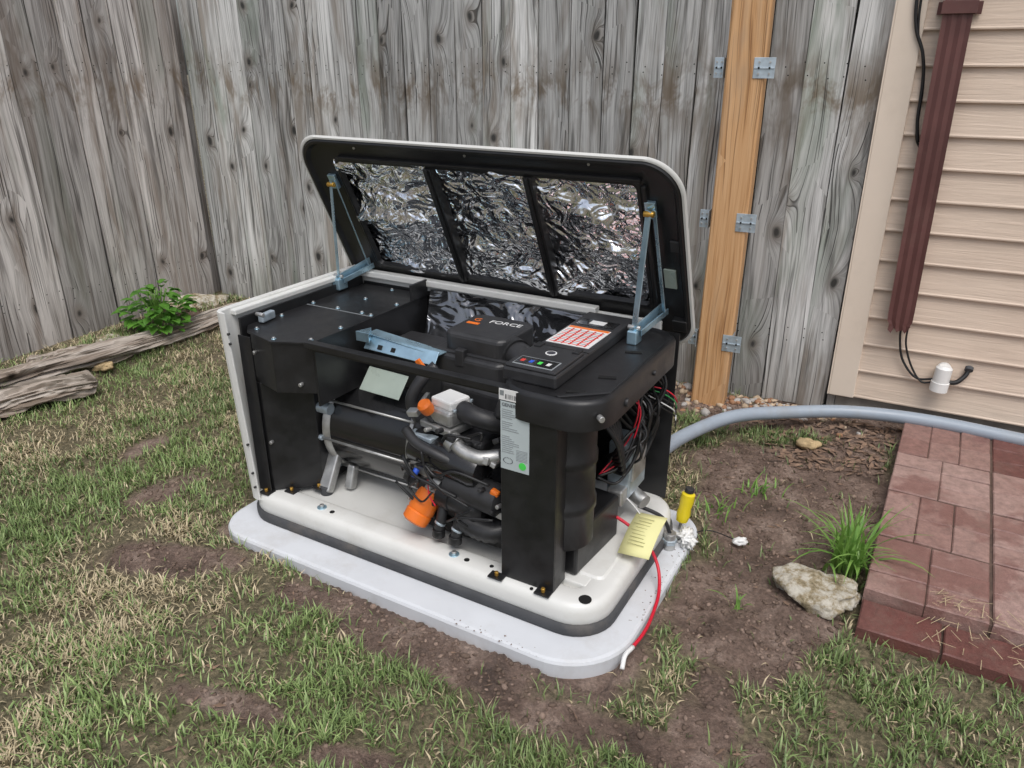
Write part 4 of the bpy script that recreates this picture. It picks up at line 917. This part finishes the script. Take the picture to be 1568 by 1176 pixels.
# logs -----------------------------------------------------------------
M_log=wood_mat('rotten_log',(0.50,0.45,0.40),(0.31,0.255,0.21),(0.08,0.06,0.045),(0.20,0.145,0.105),(0.25,0.23,0.19))
def log(name,p0,p1,r0,r1,seed):
    p0=Vector(p0);p1=Vector(p1); L=p1-p0; d=L.normalized(); u=d.cross(Vector((0,0,1))).normalized(); w=u.cross(d)
    n=60;m_=110; V=[];F=[];UV=[]
    for i_ in range(m_+1):
        t=i_/m_; bend=u*0.03*math.sin(t*5+seed)+w*0.010*math.sin(t*7+seed)
        for j in range(n):
            a_=2*math.pi*j/n; ca_,sa_=math.cos(a_),math.sin(a_)
            k=1+0.40*mn.noise(Vector((ca_*1.3,sa_*1.3,t*3+seed)))+0.42*mn.noise(Vector((ca_*3.2,sa_*3.2,t*4.0+seed*2)))+0.26*mn.noise(Vector((ca_*9,sa_*9,t*8+seed*2)))+0.14*mn.noise(Vector((ca_*20,sa_*20,t*24+seed)))
            R=(r0+(r1-r0)*t)*max(k,0.3)
            e=0.05*(1+1.2*mn.noise(Vector((ca_*4,sa_*4,seed))))
            if t<e: R*=0.25+0.75*t/max(e,1e-3)
            if 1-t<e: R*=0.25+0.75*(1-t)/max(e,1e-3)
            V.append(p0+L*t+bend+u*ca_*R*1.25+w*sa_*R*0.85)
    Lm=L.length
    for i_ in range(m_):
        for j in range(n):
            F.append((i_*n+j,i_*n+(j+1)%n,(i_+1)*n+(j+1)%n,(i_+1)*n+j))
            u0=j*2*math.pi*r0/n; u1=(j+1)*2*math.pi*r0/n
            UV.extend([(u0+seed,i_*Lm/m_),(u1+seed,i_*Lm/m_),(u1+seed,(i_+1)*Lm/m_),(u0+seed,(i_+1)*Lm/m_)])
    F.append(tuple(reversed(range(n)))); F.append(tuple(range(m_*n,m_*n+n))); UV.extend([(0,0)]*(2*n))
    o=obj_from(name,V,F,M_log,None,True); uvl=o.data.uv_layers.new(name='UVMap'); uvl.data.foreach_set('uv',np.array(UV,dtype=np.float32).ravel())
    at=o.data.attributes.new('rnd','FLOAT','FACE'); at.data.foreach_set('value',np.full(len(F),0.5,dtype=np.float32)); esplit(o,50); return o
log('log',(-2.50,2.62,0.05),(-1.90,3.22,0.05),0.070,0.052,2)
log('log',(-2.32,3.02,0.085),(-1.50,4.22,0.085),0.058,0.042,6)
log('log',(-2.25,3.30,0.10),(-2.00,3.55,0.10),0.03,0.02,9)
# plants ---------------------------------------------------------------
def leafmat(name,c0,c1):
    m,nt,b=new_mat(name); pos=N(nt,'ShaderNodeTexCoord').outputs['Object']
    c=ramp(nt,noise(nt,pos,14,3),[(0.3,c0),(0.7,c1)]); nt.links.new(c,b.inputs['Base Color']); b.inputs['Roughness'].default_value=0.45
    tr=N(nt,'ShaderNodeBsdfTranslucent'); nt.links.new(c,tr.inputs['Color']); ms=N(nt,'ShaderNodeMixShader'); ms.inputs[0].default_value=0.3
    nt.links.new(b.outputs[0],ms.inputs[1]); nt.links.new(tr.outputs[0],ms.inputs[2]); nt.links.new(ms.outputs[0],nt.nodes['Material Output'].inputs['Surface']); return m
M_leaf=leafmat('green_leaf',(0.05,0.15,0.02),(0.15,0.36,0.05)); M_blade=leafmat('weed_blade',(0.13,0.29,0.05),(0.28,0.47,0.11))
def leafy(name,c,R,Hh,n,seed,l0=0.035,l1=0.07):
    r=random.Random(seed); V=[];F=[]
    for k in range(n):
        a_=r.uniform(0,6.28); q=math.sqrt(r.random())*R; x=c[0]+q*math.cos(a_); y=c[1]+q*math.sin(a_); z=c[2]+r.uniform(0.15,1)*Hh*(1-0.5*(q/R)**2)
        l=r.uniform(l0,l1); w=l*0.32; d=Vector((math.cos(a_+r.uniform(-.8,.8)),math.sin(a_+r.uniform(-.8,.8)),r.uniform(-.4,.35))).normalized(); s=d.cross(Vector((0,0,1))).normalized(); up=s.cross(d)
        bs=len(V); B=Vector((x,y,z))
        for t,ww,dz in ((0,0,0),(0.25,0.8,0.06),(0.55,1,0.08),(0.8,.6,.04),(1,0,-0.05)):
            p=B+d*l*t+up*l*dz
            V+= [p-s*w*ww+up*l*0.08*ww,p,p+s*w*ww+up*l*0.08*ww]
        for i_ in range(4):
            o_=bs+i_*3; F+=[(o_,o_+1,o_+4,o_+3),(o_+1,o_+2,o_+5,o_+4)]
    o=obj_from(name,V,F,M_leaf,None,True)
    for k in range(14):
        a_=r.uniform(0,6.28); q=r.random()*R*0.7
        tube('stem',[(c[0],c[1],c[2]),(c[0]+q*.5*math.cos(a_),c[1]+q*.5*math.sin(a_),c[2]+Hh*.5),(c[0]+q*math.cos(a_),c[1]+q*math.sin(a_),c[2]+Hh*.85)],0.0025,M_blade,o,5,3)
    return o
leafy('leafy_plant',(-1.85,3.83,0.09),0.14,0.25,150,4,0.045,0.09)
def tuft(name,c,n,Lb,seed,wd=0.0035,mat=None,spread=.012):
    r=random.Random(seed); V=[];F=[]
    for k in range(n):
        a_=r.uniform(0,6.28); l=Lb*r.uniform(.45,1.1); lean=r.uniform(.2,1.1); w=wd*r.uniform(.6,1.2); s=Vector((-math.sin(a_),math.cos(a_),0)); bs=len(V); m_=6
        B=Vector(c)+Vector((r.gauss(0,spread),r.gauss(0,spread),0)); p=B.copy(); th=lean*0.4
        for i_ in range(m_+1):
            t=i_/m_; ww=w*(1-t**2)+0.0002; V+=[p-s*ww,p+s*ww]
            p=p+Vector((math.cos(a_)*math.sin(th),math.sin(a_)*math.sin(th),math.cos(th)))*(l/m_); th+=lean*0.32
        for i_ in range(m_): o_=bs+i_*2; F.append((o_,o_+1,o_+3,o_+2))
    return obj_from(name,V,F,mat or M_blade,None,True)
tuft('weed',(1.00,1.88,0.0),75,0.27,3,0.0052,None,.02)
tuft('weed',(1.05,2.0,0.0),30,0.19,7,0.004)
tuft('weed',(0.62,1.70,0.0),9,0.10,9,0.003)
tuft('weed',(0.86,2.30,0.0),24,0.08,11,0.003,None,.03)
tuft('weed',(0.70,2.20,0.0),24,0.06,12,0.0025,None,.03)
V=[];F=[]
for k in range(90):
    bx=r.gauss(0.12,0.06); by=r.uniform(0.15,0.5); X_=0.90+bx*math.cos(math.radians(60))+by*math.sin(math.radians(60)); Y_=1.60+bx*math.sin(math.radians(60))-by*math.cos(math.radians(60))
    z=(0.072 if bx>0.13 else 0.04)+r.uniform(0.0,0.006); a_=r.uniform(0,6.28); l=r.uniform(.008,.03); bs=len(V); w=.0008
    for p_,q_ in ((-l,-w),(l,-w),(l,w),(-l,w)): V.append((X_+p_*math.cos(a_)-q_*math.sin(a_),Y_+p_*math.sin(a_)+q_*math.cos(a_),z+(0.004 if p_>0 else 0)))
    F.append((bs,bs+1,bs+2,bs+3))
M_straw=simple('straw',(0.45,0.36,0.22),0.8,0,0.3,40,0)
obj_from('grass_clippings',V,F,M_straw)
# ------------------------------------------------------------------ light and camera
w=bpy.data.worlds.new('World'); scene.world=w; w.use_nodes=True; nt=w.node_tree
bg=nt.nodes['Background']; sky=nt.nodes.new('ShaderNodeTexSky'); sky.sky_type='NISHITA'; sky.sun_disc=False
az=math.radians(172); el=math.radians(62)
sky.sun_elevation=el; sky.sun_rotation=az; sky.dust_density=4.0; sky.air_density=1.0; sky.ozone_density=1.5
hs=nt.nodes.new('ShaderNodeHueSaturation'); hs.inputs['Saturation'].default_value=0.5
nt.links.new(sky.outputs[0],hs.inputs['Color']); nt.links.new(hs.outputs[0],bg.inputs['Color']); bg.inputs['Strength'].default_value=0.15
sd_=bpy.data.lights.new('sun','SUN'); sd_.energy=1.5; sd_.angle=math.radians(40); sd_.color=(1,0.99,0.97)
so=bpy.data.objects.new('sun',sd_); COL.objects.link(so)
dirv=Vector((math.sin(az)*math.cos(el),math.cos(az)*math.cos(el),math.sin(el)))
so.rotation_euler=dirv.to_track_quat('Z','Y').to_euler()
cd=bpy.data.cameras.new('camera'); cd.sensor_width=36; cd.lens=36*1172/1568; cd.clip_end=500; cd.clip_start=0.02
co=bpy.data.objects.new('camera',cd); COL.objects.link(co); co.location=(0,0,1.4); co.rotation_euler=(math.radians(67),0,0)
scene.camera=co
scene.view_settings.view_transform='Standard'; scene.view_settings.look='None'; scene.view_settings.exposure=0
